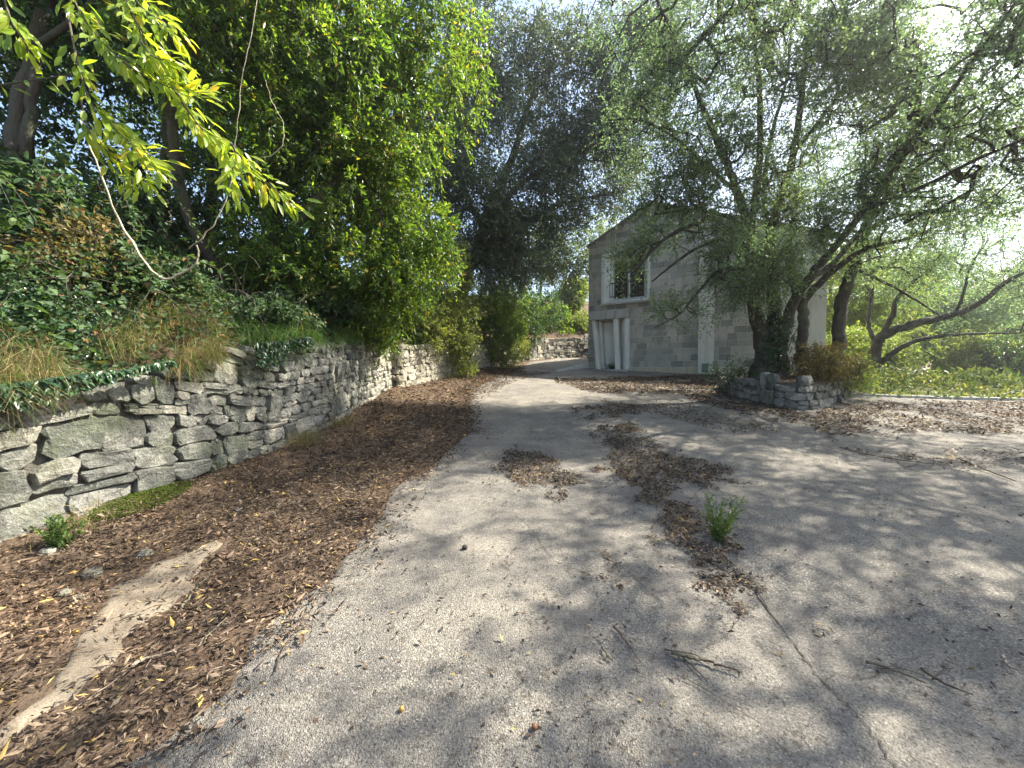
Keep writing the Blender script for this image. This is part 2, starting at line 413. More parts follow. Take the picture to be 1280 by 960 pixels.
# ------------------------------------------------------------------ the left wall's line and the ground
WP = catmull([(-5.6, -6), (-4.7, -2), (-4.1, .5), (-3.75, 1.6), (-3.50, 2.66), (-3.3, 3.3), (-3.08, 4.29), (-2.92, 5.24), (-2.87, 6.1), (-2.98, 8.0), (-3.1, 10.15)], 6)
WP2 = catmull([(-2.78, 10.2), (-2.25, 12.0), (-1.75, 13.6), (-1.15, 15.4), (-.55, 17.6), (.1, 19.6)], 6)
WP3 = catmull([(.1, 19.6), (.75, 21.0), (2.2, 22.6), (4.6, 23.7), (8, 24.4), (14, 24.8)], 6)
PATH = np.vstack([WP, WP2[1:], WP3[1:]])

def path_x(y):      # x of the wall line at depth y (below the far bend)
    return np.interp(y, PATH[:, 1], PATH[:, 0])

# pixel outlines on the ground, turned into real ground outlines
def gpoly(pts): return np.array([[*G(x, y)][:2] for x, y in pts])
def inside(poly, x, y):
    x = np.asarray(x); y = np.asarray(y); r = np.zeros(x.shape, bool)
    j = len(poly) - 1
    for i in range(len(poly)):
        xi, yi = poly[i]; xj, yj = poly[j]
        c = ((yi > y) != (yj > y)) & (x < (xj - xi) * (y - yi) / (yj - yi + 1e-12) + xi)
        r ^= c; j = i
    return r

edge_px = [(120, 1010), (200, 960), (300, 885), (368, 790), (400, 745), (468, 690), (490, 645), (515, 605), (548, 590), (575, 560), (600, 540), (596, 505), (598, 485), (640, 468)]
EDGE = np.array([[*G(x, y)][:2] for x, y in edge_px])
EDGE = EDGE[np.argsort(EDGE[:, 1])]
def road_left(y):
    y = np.asarray(y, float)
    e = np.interp(y, EDGE[:, 1], EDGE[:, 0])
    e = np.where(y > EDGE[-1, 1], np.interp(y, [EDGE[-1, 1], 17, 20, 22.5], [EDGE[-1, 0], .55, 1.0, 2.6]), e)
    e = np.where(y < EDGE[0, 1], EDGE[0, 0] - .12 * (EDGE[0, 1] - y), e)
    return e
def road_right(y):
    return np.interp(y, [-8, 9.2, 9.45, 10.5, 12.4, 16.4, 17, 19.8, 20.6, 22.5, 23.2], [24, 24, 9.3, 9.3, 9.4, 3.4, 3.2, 3.6, 9, 14, 14])

def gridmesh(name, xs, ys, zf, mat, kind):
    X, Y = np.meshgrid(xs, ys); Z = zf(X, Y)
    V = np.stack([X, Y, Z], -1).reshape(-1, 3); ny, nx = X.shape
    i = np.arange(ny * nx).reshape(ny, nx)
    q = np.stack([i[:-1, :-1], i[:-1, 1:], i[1:, 1:], i[1:, :-1]], -1).reshape(-1, 4)
    return mesh_obj(name, V, q, mat, None, True, kind)

def geo(a, b, n): return np.geomspace(a, b, n)
xs = np.concatenate([-geo(12, 600, 14)[::-1], np.linspace(-11.5, 14, 90), geo(14.5, 600, 16)])
ys = np.concatenate([-geo(6, 600, 14)[::-1], np.linspace(-5.5, 28, 110), geo(29, 900, 16)])
def ground_z(X, Y):
    on = (X > road_left(Y) + .05) & (X < road_right(Y) - .1) & (Y > -7.9) & (Y < 23)
    rise = .10 * smooth(1.1, .1, X - path_x(Y)) * (Y < 16) * (X > -8)       # soil banked against the wall foot
    return gz(X, Y) - .06 * on + np.where(on, 0, rise) - .35 * (X < path_x(Y) - .4) * (Y < 24)
gnd = gridmesh("ground", xs, ys, ground_z, M['soil'], "structure")

# grassland beyond the kerb on the right, lying 1 cm above the soil sheet
KA = G(1062, 495); KB = G(1290, 501.5); kd = (KB - KA); kd.z = 0; kd.normalize()
kn = Vector((-kd.y, kd.x, 0))
if kn.y < 0: kn = -kn
mxs = np.concatenate([np.linspace(0, 24, 60), geo(25, 300, 14)]); mys = np.concatenate([np.linspace(.14, 14, 40), geo(15, 300, 14)])
def mk_meadow():
    S, T = np.meshgrid(mxs, mys); X = KA.x + .7 + kd.x * S + kn.x * T; Y = KA.y + kd.y * S + kn.y * T
    Z = gz(X, Y) + .03 + .02 * np.sin(X * 3) * np.sin(Y * 2.3)
    V = np.stack([X, Y, Z], -1).reshape(-1, 3); ny, nx = X.shape; i = np.arange(ny * nx).reshape(ny, nx)
    q = np.stack([i[:-1, :-1], i[:-1, 1:], i[1:, 1:], i[1:, :-1]], -1).reshape(-1, 4)
    return mesh_obj("meadow_ground", V, q, M['grassland'], None, True, "structure")
mk_meadow()

# the paved court and drive
def mk_road():
    ys = np.concatenate([np.linspace(-7.5, 0, 20), np.linspace(.1, 10, 200), np.linspace(10.1, 23, 90)])
    us = np.concatenate([np.linspace(0, .05, 12), np.linspace(.056, 1, 80)])
    U, Y = np.meshgrid(us, ys)
    jag = np.array([noise.noise((0, y * 2.3, 0)) * .10 + noise.noise((3, y * 8.0, 0)) * .04 for y in ys])[:, None]
    L = road_left(Y) + jag - .12; R = road_right(Y)
    X = L + (R - L) * U ** 1.3
    Z = gz(X, Y) + .008 - .012 * (U < .003)
    V = np.stack([X, Y, Z], -1).reshape(-1, 3); ny, nx = X.shape; i = np.arange(ny * nx).reshape(ny, nx)
    q = np.stack([i[:-1, :-1], i[:-1, 1:], i[1:, 1:], i[1:, :-1]], -1).reshape(-1, 4)
    return mesh_obj("road", V, q, M['road'], None, True, "structure")
mk_road()

# the hillside that starts behind the wall tops
def wall_h(y): return np.interp(y, [-6, 2, 3.3, 4.3, 6, 10, 12, 16, 24], [1.2, 1.06, 1.12, 1.34, 1.40, 1.30, 1.16, 1.05, 1.2])
def hill_z(bx, by, d):
    f = .50 * np.minimum(d, 5) + .25 * np.clip(d - 5, 0, 12) + .10 * np.clip(d - 17, 0, 60)
    return gz(bx, by) + wall_h(by) - .10 + f
def mk_hill():
    n = len(PATH); T = nrm(np.gradient(PATH, axis=0)); N = np.stack([-T[:, 1], T[:, 0]], -1)
    for _ in range(6): N[1:-1] = nrm(N[:-2] + 2 * N[1:-1] + N[2:])
    ds = np.concatenate([np.linspace(.16, 6, 26), geo(6.6, 90, 18)])
    B = np.repeat(PATH[:, None], len(ds), 1)
    XY = B + N[:, None] * ds[None, :, None]
    Z = hill_z(B[..., 0], B[..., 1], ds[None, :])
    w = np.array([[noise.noise((x * .7, y * .7, 0)) for x, y in row] for row in XY])
    Z = Z + .16 * w * smooth(.2, 1.5, ds)[None]
    V = np.concatenate([XY, Z[..., None]], -1).reshape(-1, 3)
    i = np.arange(n * len(ds)).reshape(n, len(ds))
    q = np.stack([i[:-1, :-1], i[1:, :-1], i[1:, 1:], i[:-1, 1:]], -1).reshape(-1, 4)
    return mesh_obj("hillside", V, q[:, ::-1], M['soil'], None, True, "structure")
mk_hill()
def hz(x, y):
    """height of the hillside at a point, by its nearest wall point"""
    d2 = (PATH[:, 0] - x) ** 2 + (PATH[:, 1] - y) ** 2; k = int(np.argmin(d2))
    return float(hill_z(PATH[k, 0], PATH[k, 1], math.sqrt(d2[k])))
def hzv(x, y):
    d2 = (PATH[None, :, 0] - x[:, None]) ** 2 + (PATH[None, :, 1] - y[:, None]) ** 2; k = np.argmin(d2, 1)
    return hill_z(PATH[k, 0], PATH[k, 1], np.sqrt(d2[np.arange(len(x)), k]))

# ------------------------------------------------------------------ rubble masonry: polygon cells laid along a line
def clip(poly, a, b, c):            # keep a*x+b*y<=c
    out = []
    for i in range(len(poly)):
        p, q = poly[i - 1], poly[i]
        dp = a * p[0] + b * p[1] - c; dq = a * q[0] + b * q[1] - c
        if (dp <= 0) != (dq <= 0):
            t = dp / (dp - dq); out.append((p[0] + (q[0] - p[0]) * t, p[1] + (q[1] - p[1]) * t))
        if dq <= 0: out.append(q)
    return out
def cells(seeds, box, asp=1.7):
    """Voronoi cells of seeds (s,t) in a box; the metric is stretched so that stones lie long"""
    S = np.array(seeds, float); K = S.copy(); K[:, 0] /= asp
    x0, x1, y0, y1 = box; res = []
    for i in range(len(S)):
        poly = [(x0 / asp, y0), (x1 / asp, y0), (x1 / asp, y1), (x0 / asp, y1)]
        d = ((K - K[i]) ** 2).sum(1); near = np.argsort(d)[1:22]
        for j in near:
            a, b = K[j] - K[i]; c = (K[j] @ K[j] - K[i] @ K[i]) / 2
            poly = clip(poly, a, b, c)
            if len(poly) < 3: break
        res.append([(p[0] * asp, p[1]) for p in poly])
    return res
def rounded(poly, gap, cut):
    """shrink a convex outline by gap and cut its corners"""
    p = np.array(poly); 
    q = [p[0]]
    for v in p[1:]:
        if np.linalg.norm(v - q[-1]) > .015: q.append(v)
    if np.linalg.norm(q[0] - q[-1]) < .015: q.pop()
    if len(q) < 3: return None
    p = np.array(q); c = p.mean(0)
    ext = np.sqrt(((p - c) ** 2).sum(1)).mean()
    if ext < .035: return None
    p = c + (p - c) * (1 - gap / max(ext, .03))
    out = []
    for i in range(len(p)):
        a, b, d = p[i - 1], p[i], p[(i + 1) % len(p)]
        k = min(cut, .32 * np.linalg.norm(a - b), .32 * np.linalg.norm(d - b))
        out.append(b + (a - b) / max(np.linalg.norm(a - b), 1e-6) * k); out.append(b + (d - b) / max(np.linalg.norm(d - b), 1e-6) * k)
    return np.array(out)
def stone_shape(poly, frame, proud, depth=.16, seed=0):
    """one stone: frame(s,t,d) maps wall coordinates to the world; d counts outwards"""
    r = random.Random(seed); n = len(poly); c = poly.mean(0)
    tilt = (r.uniform(-.13, .13), r.uniform(-.13, .13))
    def d_at(p, base): return base + (p[0] - c[0]) * tilt[0] + (p[1] - c[1]) * tilt[1]
    V = []
    V += [frame(*p, -depth) for p in poly]
    jit = [p + np.array([r.uniform(-.008, .008), r.uniform(-.008, .008)]) for p in poly]
    V += [frame(*p, d_at(p, proud - r.uniform(.006, .022))) for p in jit]
    k = r.uniform(.86, .94)
    ring = [c + (p - c) * k + np.array([r.uniform(-.01, .01), r.uniform(-.01, .01)]) for p in poly]
    V += [frame(*p, d_at(p, proud + r.uniform(-.010, .010))) for p in ring]
    cc = c + np.array([r.uniform(-.02, .02), r.uniform(-.02, .02)])
    V.append(frame(*cc, proud + r.uniform(-.008, .018)))
    Fc = []
    for i in range(n):
        j = (i + 1) % n
        Fc += [(i, j, n + j, n + i), (n + i, n + j, 2 * n + j, 2 * n + i), (2 * n + i, 2 * n + j, 3 * n)]
    return V, Fc
def line_frame(path, basez, batter=.0, side=1):
    """wall coordinates along a plan line: side=+1 looks to the right of the line's direction"""
    seg = np.linalg.norm(np.diff(path, axis=0), axis=1); cum = np.concatenate([[0], np.cumsum(seg)])
    T = nrm(np.gradient(path, axis=0)); N = np.stack([T[:, 1], -T[:, 0]], -1) * side
    def fr(s, t, d):
        x = np.interp(s, cum, path[:, 0]); y = np.interp(s, cum, path[:, 1])
        nx = np.interp(s, cum, N[:, 0]); ny = np.interp(s, cum, N[:, 1])
        o = d - batter * t
        return (x + nx * o, y + ny * o, basez(x, y) + t)
    return fr, cum[-1], cum
def seeds_rows(s0, s1, t0, t1, size, jit=.32):
    """staggered rows of seeds; size(s,t) -> (length, height)"""
    out = []; t = t0; k = 0
    while t < t1:
        smid = (s0 + s1) / 2; h = size(smid, t)[1] * random.uniform(.8, 1.25)
        s = s0 - random.uniform(0, .3)
        while s < s1:
            L, H = size(s, t); w = L * random.uniform(.65, 1.4)
            out.append((s + w / 2, t + h / 2 + random.uniform(-jit, jit) * h)); s += w
        t += h; k += 1
    return out
def wall_core(name, path, basez, hfun, parent, thick=.35, batter=0, side=1, mat=None, inset=.045, drop=.3):
    T = nrm(np.gradient(path, axis=0)); N = np.stack([T[:, 1], -T[:, 0]], -1) * side
    V = []; 
    for i, (x, y) in enumerate(path):
        b = float(basez(x, y)); h = float(hfun(y))
        f0 = np.array([x, y]) - N[i] * inset; f1 = np.array([x, y]) - N[i] * (inset + batter * h); bk = np.array([x, y]) - N[i] * (thick + inset)
        V += [(f0[0], f0[1], b - drop), (f1[0], f1[1], b + h - .04), (bk[0], bk[1], b + h - .04), (bk[0], bk[1], b - drop)]
    Fc = []
    for i in range(len(path) - 1):
        for k in range(4):
            Fc.append((i * 4 + k, i * 4 + (k + 1) % 4, i * 4 + 4 + (k + 1) % 4, i * 4 + 4 + k))
    e = (len(path) - 1) * 4; Fc += [(3, 2, 1, 0), (e, e + 1, e + 2, e + 3)]
    return pyobj(name, V, Fc, mat or M['core'], parent)
gzf = lambda x, y: float(gz(x, y))

def rough_outline(q, jit, gap, r):
    """irregular outline through the four corners q of a stone's place, with points between them"""
    q = np.array(q, float); c = q.mean(0); out = []
    w = np.linalg.norm(q[1] - q[0]); h = np.linalg.norm(q[3] - q[0]); m = min(w, h)
    for k in range(4):
        a, b = q[k], q[(k + 1) % 4]; L = np.linalg.norm(b - a)
        cut = min(.30 * m, .05) * r.uniform(.5, 1.3) / max(L, .01)
        us = [cut, 1 - cut] if L < .16 else [cut, .5 + r.uniform(-.12, .12), 1 - cut]
        for u in us:
            p = a + (b - a) * u; out.append(p + np.array([r.uniform(-1, 1), r.uniform(-1, 1)]) * jit * m)
    out = np.array(out); d = out - c; n = np.linalg.norm(d, axis=1, keepdims=True)
    return c + d * (1 - gap / np.maximum(n, .03))
def masonry(total, hmax, size, t0, seed, gap, jit, grow, tall=.13, thin=.16):
    """rough coursed rubble: outlines of stones between wavy bed joints"""
    r = random.Random(seed); t = t0; blocked = []; out = []; row = 0
    def bed(k, s, base): return t0 + (base - t0) * grow(s) + .035 * noise.noise((s * 1.1, k * 3.7, seed * .13)) + .012 * noise.noise((s * 4.3, k * 2.1, 5))
    bases = [t0]
    gm = min(grow(0), grow(total / 2), grow(total))
    while t0 + (bases[-1] - t0) * gm < hmax + .3: bases.append(bases[-1] + size(total / 2, bases[-1])[1] * r.uniform(.75, 1.3))
    for k in range(len(bases) - 2):
        s = 0.0; nb = []
        while s < total:
            L, H = size(s, bases[k]); w = L * r.choice((.55, .7, .85, 1, 1, 1.2, 1.45))
            e = s + w
            if total - e < .12: e = total
            hit = [b for b in blocked if b[0] < e - .02 and b[1] > s + .02]
            if hit:
                b0 = min(hit)
                if s < b0[0] - .035: e = b0[0]
                else: s = b0[1]; continue
            top = k + 1
            if r.random() < tall and w < L * 1.25 and k + 2 < len(bases): top = k + 2; nb.append((s, e))
            sl0, sl1 = r.uniform(-.02, .02), r.uniform(-.02, .02)
            q = [(s + sl0, bed(k, s, bases[k])), (e + sl1, bed(k, e, bases[k])), (e - sl1, bed(top, e, bases[top])), (s - sl0, bed(top, s, bases[top]))]
            if top == k + 1 and r.random() < thin and w > .2:
                m0 = .35 + .3 * r.random(); ml = tuple(np.array(q[0]) * (1 - m0) + np.array(q[3]) * m0); mr = tuple(np.array(q[1]) * (1 - m0) + np.array(q[2]) * m0)
                out.append(rough_outline([q[0], q[1], mr, ml], jit, gap, r)); out.append(rough_outline([ml, mr, q[2], q[3]], jit, gap, r))
            else: out.append(rough_outline(q, jit, gap, r))
            s = e
        blocked = nb
    return out
def rubble_wall(root, path, hfun, size, mats, batter=.06, top_rough=.08, limit=300, gap=.002, t0=-.12, side=1, cut=.016, seed=0, pr=(-.02, .035), jit=.09, grow=lambda s: 1.0):
    random.seed(seed)
    fr, total, cum = line_frame(path, gzf, batter, side)
    hmax = float(np.max(hfun(path[:, 1]))) + .05
    made = []
    for o in masonry(total, hmax, size, t0, seed, gap, jit, grow):
        m = o.mean(0); yy = np.interp(m[0], cum, path[:, 1])
        if m[1] > float(hfun(yy)) + random.uniform(-top_rough, top_rough * .4): continue
        made.append(o)
    made.sort(key=lambda o: (float(np.interp(o[:, 0].mean(), cum, path[:, 1])) < 2.3, o[:, 0].mean()))     # out of the picture last
    bag = Bag()
    for k, r in enumerate(made):
        V, Fc = stone_shape(r, fr, random.uniform(*pr), seed=seed + k)
        if k < limit: pyobj("stone", V, Fc, random.choice(mats), root)
        else:
            q = np.array([f for f in Fc if len(f) == 4]); t = np.array([f for f in Fc if len(f) == 3]); bag.add(V, [q, t])
    if bag.n: bag.build("stones", mats[0], root, kind="stuff")
    return len(made)

w1 = empty("retaining_wall", (-3.5, 2.66, .27), "grey dry stone retaining wall along the leaf covered verge, large boulders at its near end", "stone wall")
near = WP[WP[:, 1] > -.4]
wall_core("core", near, gzf, wall_h, w1, batter=.06)
ns = float(np.linalg.norm(np.diff(near[near[:, 1] < 4.1], axis=0), axis=1).sum())
n1 = rubble_wall(w1, near, wall_h, lambda s, t: ((.36 if t < .45 else .27) * float(np.interp(s, [0, ns - .4, ns + .8, 12], [1, 1, .72, .66])), .155 if t < .4 else .12), [M['stone']], seed=103, limit=300,
     grow=lambda s: float(np.interp(s, [0, ns - .8, ns + 1.0, 12], [1.28, 1.25, .86, .8])))
n2 = 0
print("wall stones", n1, n2)

w2 = empty("retaining_wall", (-2.3, 12, 1.2), "sunlit cream stone retaining wall below the ivy covered bush where the drive starts to bend", "stone wall")
W2 = np.vstack([[-3.45, 10.13], [-3.15, 10.11], [-2.93, 10.12], WP2])
wall_core("core", W2, gzf, wall_h, w2, batter=.05)
n3 = rubble_wall(w2, W2, wall_h, lambda s, t: (.30, .17), [M['stonewarm']], seed=2000, limit=290)
w3 = empty("retaining_wall", (3, 23, 2.3), "far low stone wall across the drive bend left of the house", "stone wall")
wall_core("core", WP3, gzf, wall_h, w3)
n4 = rubble_wall(w3, WP3[:20], wall_h, lambda s, t: (.36, .22), [M['stonedark'], M['stonewarm']], seed=3000, limit=240)
print(n3, n4)

# ------------------------------------------------------------------ the house: gable front, plane through two pixel columns
HA = np.array([3.26, 16.8]); hd = np.array([0.827, -0.562]); hd /= np.linalg.norm(hd)
hn = np.array([hd[1], -hd[0]])                       # outwards, towards the drive
HZ = 1.55
def fpt(px, py):
    """facade coordinates (t along the front, z world) of a photograph pixel"""
    d = ray(px, py); A = np.array([[d.x, -hd[0]], [d.y, -hd[1]]])
    k, t = np.linalg.solve(A, HA); return t, EYE + d.z * k
HL = 7.95; TR = 2.52; ZE = 6.82; ZR = 8.02; T_ST = 6.35; SR = .40
def hp(t, z, d=0.0): return (HA[0] + hd[0] * t + hn[0] * d, HA[1] + hd[1] * t + hn[1] * d, z)
def roof_z(t): return ZE + (ZR - ZE) * t / TR if t < TR else ZR - SR * (t - TR)
house = empty("stone_house", hp(0, 1.65), "pale block house with gable front, white pilaster and slanted porch", "house")
def hbox(name, t0, t1, z0, z1, d0, d1, mat, parent, bev=0.0, taper=None):
    """box on the front; taper = (dt0, dt1): shift of the left and right edges at the bottom"""
    a, b = taper or (0, 0)
    V = [hp(t0 + a, z0, d0), hp(t1 + b, z0, d0), hp(t1, z1, d0), hp(t0, z1, d0), hp(t0 + a, z0, d1), hp(t1 + b, z0, d1), hp(t1, z1, d1), hp(t0, z1, d1)]
    Fc = [(0, 3, 2, 1), (4, 5, 6, 7), (0, 1, 5, 4), (1, 2, 6, 5), (2, 3, 7, 6), (3, 0, 4, 7)]
    o = pyobj(name, V, Fc, mat, parent)
    if bev:
        m = o.modifiers.new("bevel", 'BEVEL'); m.width = bev; m.segments = 2; m.limit_method = 'ANGLE'
    return o
# openings
wt0, _ = fpt(765.5, 350); wt1, _ = fpt(803.5, 350); _, wz1 = fpt(785, 325); _, wz0 = fpt(785, 371)
ft0, _ = fpt(754.5, 350); ft1, _ = fpt(811, 350); _, fz1 = fpt(770, 318.5); _, fz0 = fpt(785, 375.5)
dt0, _ = fpt(745, 430); dt1, _ = fpt(786.5, 430); _, dz1 = fpt(765, 399); dz0 = 1.60
lt0, _ = fpt(742, 395); lt1, _ = fpt(786.5, 395); _, lz1 = fpt(762, 391)
pt0, _ = fpt(873.5, 430); pt1, _ = fpt(892.5, 430)
print("house", wt0, wt1, wz0, wz1, "frame", ft0, ft1, fz0, fz1, "door", dt0, dt1, dz1, lz1, "pil", pt0, pt1)
# wall with two holes: front skin in a grid of quads, then the other sides
def house_wall():
    ts = [0, dt0, ft0, dt1, ft1, TR, T_ST, HL]; ts = sorted(set(ts))
    bag = []; V = []; Fc = []
    def quad(t0, t1, za, zb0, zb1, d=0.0):
        k = len(V); V.extend([hp(t0, za, d), hp(t1, za, d), hp(t1, zb1, d), hp(t0, zb0, d)]); Fc.append((k, k + 1, k + 2, k + 3))
    for a, b in zip(ts[:-1], ts[1:]):
        m = (a + b) / 2; holes = []
        if dt0 < m < dt1: holes.append((dz0 - .3, dz1))
        if ft0 < m < ft1: holes.append((fz0, fz1))
        z = 1.0
        for h0, h1 in sorted(holes):
            if h0 > z: quad(a, b, z, h0, h0)
            z = h1
        quad(a, b, z, roof_z(a), roof_z(b))
    D = -11.0
    def face(*p):
        k = len(V); V.extend(p); Fc.append(tuple(range(k, k + len(p))))
    face(hp(0, 1, D), hp(0, 1, 0), hp(0, ZE, 0), hp(0, ZE, D))
    zr = roof_z(HL)
    face(hp(HL, 1, 0), hp(HL, 1, D), hp(HL, zr, D), hp(HL, zr, 0))
    face(hp(HL, 1, D), hp(0, 1, D), hp(0, ZE, D), hp(TR, ZR, D), hp(HL, zr, D))
    # reveals of the holes
    for (t0, t1, z0, z1, dep) in ((dt0, dt1, dz0 - .3, dz1, -.40), (ft0, ft1, fz0, fz1, -.35)):
        face(hp(t0, z0, 0), hp(t0, z1, 0), hp(t0, z1, dep), hp(t0, z0, dep)); face(hp(t1, z0, 0), hp(t1, z0, dep), hp(t1, z1, dep), hp(t1, z1, 0))
        face(hp(t0, z1, 0), hp(t1, z1, 0), hp(t1, z1, dep), hp(t0, z1, dep)); face(hp(t0, z0, 0), hp(t0, z0, dep), hp(t1, z0, dep), hp(t1, z0, 0))
        face(hp(t0, z0, dep), hp(t0, z1, dep), hp(t1, z1, dep), hp(t1, z0, dep))
    return pyobj("wall", V, Fc, M['mortar'], house)
hw = house_wall()
# roof slabs with a small overhang
def slab(t0, z0, t1, z1, name):
    V = []
    for d in (.09, -11.1):
        V += [hp(t0, z0 + .03, d), hp(t1, z1 + .03, d), hp(t1, z1 + .075, d), hp(t0, z0 + .075, d)]
    return pyobj(name, V, [(0, 1, 2, 3), (7, 6, 5, 4), (0, 4, 5, 1), (1, 5, 6, 2), (2, 6, 7, 3), (3, 7, 4, 0)], M['roof'], house)
slab(-.10, ZE - .047, TR - .003, ZR, "roof"); slab(TR + .003, ZR, HL + .1, roof_z(HL) - .047, "roof")
# blocks
def clip_poly_rects(poly, rects):
    """axis-aligned block minus the openings: keep the widest remainder"""
    a, b, z0, z1 = poly
    for (t0, t1, y0, y1) in rects:
        if a < t1 and b > t0 and z0 < y1 - .02 and z1 > y0 + .02:
            left = t0 - a; right = b - t1
            if left >= right: b = min(b, t0)
            else: a = max(a, t1)
    return (a, b, z0, z1) if b - a > .06 else None
plz = 1.70
openings = [(dt0 - .01, dt1 + .01, 1.2, dz1), (lt0 - .01, lt1 + .01, dz1 - .02, lz1 + .01), (ft0 - .005, ft1 + .005, fz0 - .005, fz1 + .005), (pt0 - .01, pt1 + .01, 0, 9)]
blocks = []
z = plz; row = 0
br = random.Random(4)
while z < ZR:
    h = .238; t = -br.uniform(0, .25)
    z1 = min(z + h, ZR)
    while t < T_ST:
        w = br.choice([.30, .36, .40, .40, .44, .44, .52, .60]); a, b = max(t, 0), min(t + w, T_ST); t += w
        if b - a < .05: continue
        r = clip_poly_rects((a, b, z, z1), openings)
        if r: blocks.append(r)
    z += h; row += 1
shapes = []
for (a, b, z0, z1) in blocks:
    g = .006; pl = [(a + g, z0 + g), (b - g, z0 + g), (b - g, z1 - g), (a + g, z1 - g)]
    k = (ZR - ZE) / TR
    pl = clip(pl, -k, 1, ZE - .005)               # below the left roof line
    pl = clip(pl, SR, 1, ZR + SR * TR - .005) if len(pl) > 2 else pl
    if len(pl) < 3: continue
    q = np.array(pl)
    if q[:, 1].max() - q[:, 1].min() < .04 or q[:, 0].max() - q[:, 0].min() < .05: continue
    shapes.append(q)
# those hidden highest under the crown are joined
def seen(q): 
    c = q.mean(0); return (0 if (c[1] > 6.0 and c[0] > 2.2) else 1) + (.5 if c[1] < 5 else 0)
shapes.sort(key=lambda q: -seen(q))
bag = Bag()
for i, q in enumerate(shapes):
    dd = .012 + br.uniform(-.004, .006); n = len(q); c = q.mean(0)
    inn = [p + (c - p) / np.linalg.norm(c - p) * .012 for p in q]
    V = [hp(*p, -.01) for p in q] + [hp(*p, dd - .006) for p in q] + [hp(*p, dd) for p in inn]
    Fc = [(j, (j + 1) % n, n + (j + 1) % n, n + j) for j in range(n)] + [(n + j, n + (j + 1) % n, 2 * n + (j + 1) % n, 2 * n + j) for j in range(n)] + [tuple(range(2 * n, 3 * n))]
    if i < 300: pyobj("block", V, Fc, M['block'], house)
    else:
        for f in Fc[:-1]: pass
        bag.add(V, [np.array([f for f in Fc if len(f) == 4])] + ([np.array([Fc[-1]])] if n != 4 else []))
if bag.n: bag.build("blocks", M['block'], house, kind="stuff")
print("blocks", len(shapes))
# white rendered right part, plinth, pilaster
V = [hp(T_ST, 1, .0), hp(HL, 1, 0), hp(HL, roof_z(HL) - .004, 0), hp(T_ST, roof_z(T_ST) - .004, 0)]
V += [hp(T_ST, 1, .025), hp(HL, 1, .025), hp(HL, roof_z(HL) - .004, .025), hp(T_ST, roof_z(T_ST) - .004, .025)]
pyobj("rendered_panel", V, [(0, 3, 2, 1), (4, 5, 6, 7), (0, 1, 5, 4), (1, 2, 6, 5), (2, 3, 7, 6), (3, 0, 4, 7)], M['plaster'], house)
hbox("plinth", dt1 + .03, pt0 - .003, 1.1, plz - .012, .0, .045, M['cream'], house, .006)
hbox("plinth", pt1 + .003, T_ST + .5, 1.1, plz - .012, .0, .045, M['cream'], house, .006)
pil = hbox("pilaster", pt0, pt1, 1.0, roof_z(pt1) - .06, -.02, .20, M['plaster'], house, .012)
vt0, vz1 = fpt(878.5, 454.5); vt1, vz0 = fpt(886, 465.5)
vt = hbox("vent_cover", vt0, vt1, vz0, vz1, .20, .225, M['ventgreen'], house, .004)
for k in range(5):
    zz = vz0 + (vz1 - vz0) * (k + .7) / 5.6
    sl_ = hbox("louvre", vt0 + .02, vt1 - .02, zz, zz + .018, .226, .238, M['ventgreen'], vt)
# window: splayed concrete surround
win = hbox("window", ft0 + .002, ft1 - .002, fz0 + .002, fz1 - .002, -.33, -.30, M['concrete'], house)
def frustum_frame():
    o = [(ft0 - .06, fz0 - .06), (ft1 + .06, fz0 - .06), (ft1 + .06, fz1 + .06), (ft0 - .06, fz1 + .06)]
    i = [(wt0, wz0), (wt1, wz0), (wt1, wz1), (wt0, wz1)]
    V = [hp(*p, .002) for p in o] + [hp(*p, .10) for p in o]
    m = [(p[0] + (q[0] - p[0]) * .32, p[1] + (q[1] - p[1]) * .32) for p, q in zip(o, i)]
    V += [hp(*p, .10) for p in m] + [hp(*p, -.20) for p in i] + [hp(*p, -.29) for p in i]
    Fc = []
    for r in range(4):
        for k in range(4):
            Fc.append((r * 4 + k, r * 4 + (k + 1) % 4, (r + 1) * 4 + (k + 1) % 4, (r + 1) * 4 + k))
    o_ = pyobj("window_surround", V, Fc, M['whitepaint'], win)
frustum_frame()
wm = (wt0 + wt1) / 2
for (a, b) in ((wt0 + .002, wm - .045), (wm + .045, wt1 - .002)):
    hbox("pane", a + .05, b - .05, wz0 + .06, wz1 - .05, -.275, -.262, M['glass'], win)
    for (p, q, r, s) in ((a, a + .05, wz0 + .003, wz1 - .003), (b - .05, b, wz0 + .003, wz1 - .003), (a + .05, b - .05, wz0 + .003, wz0 + .06), (a + .05, b - .05, wz1 - .05, wz1 - .003)):
        hbox("sash", p, q, r, s, -.28, -.235, M['iron'], win)
hbox("mullion", wm - .045, wm + .045, wz0 + .003, wz1 - .003, -.28, -.225, M['whitepaint'], win)
hbox("sill", ft0 - .075, ft1 + .075, fz0 - .14, fz0 - .065, -.03, .20, M['concrete'], house, .008)
rail = hbox("railing", wt0 - .08, wt1 + .04, wz0 + .56, wz0 + .60, .10, .13, M['iron'], house)
hbox("rail", wt0 - .08, wt1 + .04, wz0 + .03, wz0 + .06, .10, .13, M['iron'], rail)
for k in range(13):
    t = wt0 - .075 + (wt1 - wt0 + .09) * k / 12
    hbox("bar", t, t + .014, wz0 + .06, wz0 + .56, .108, .122, M['iron'], rail)
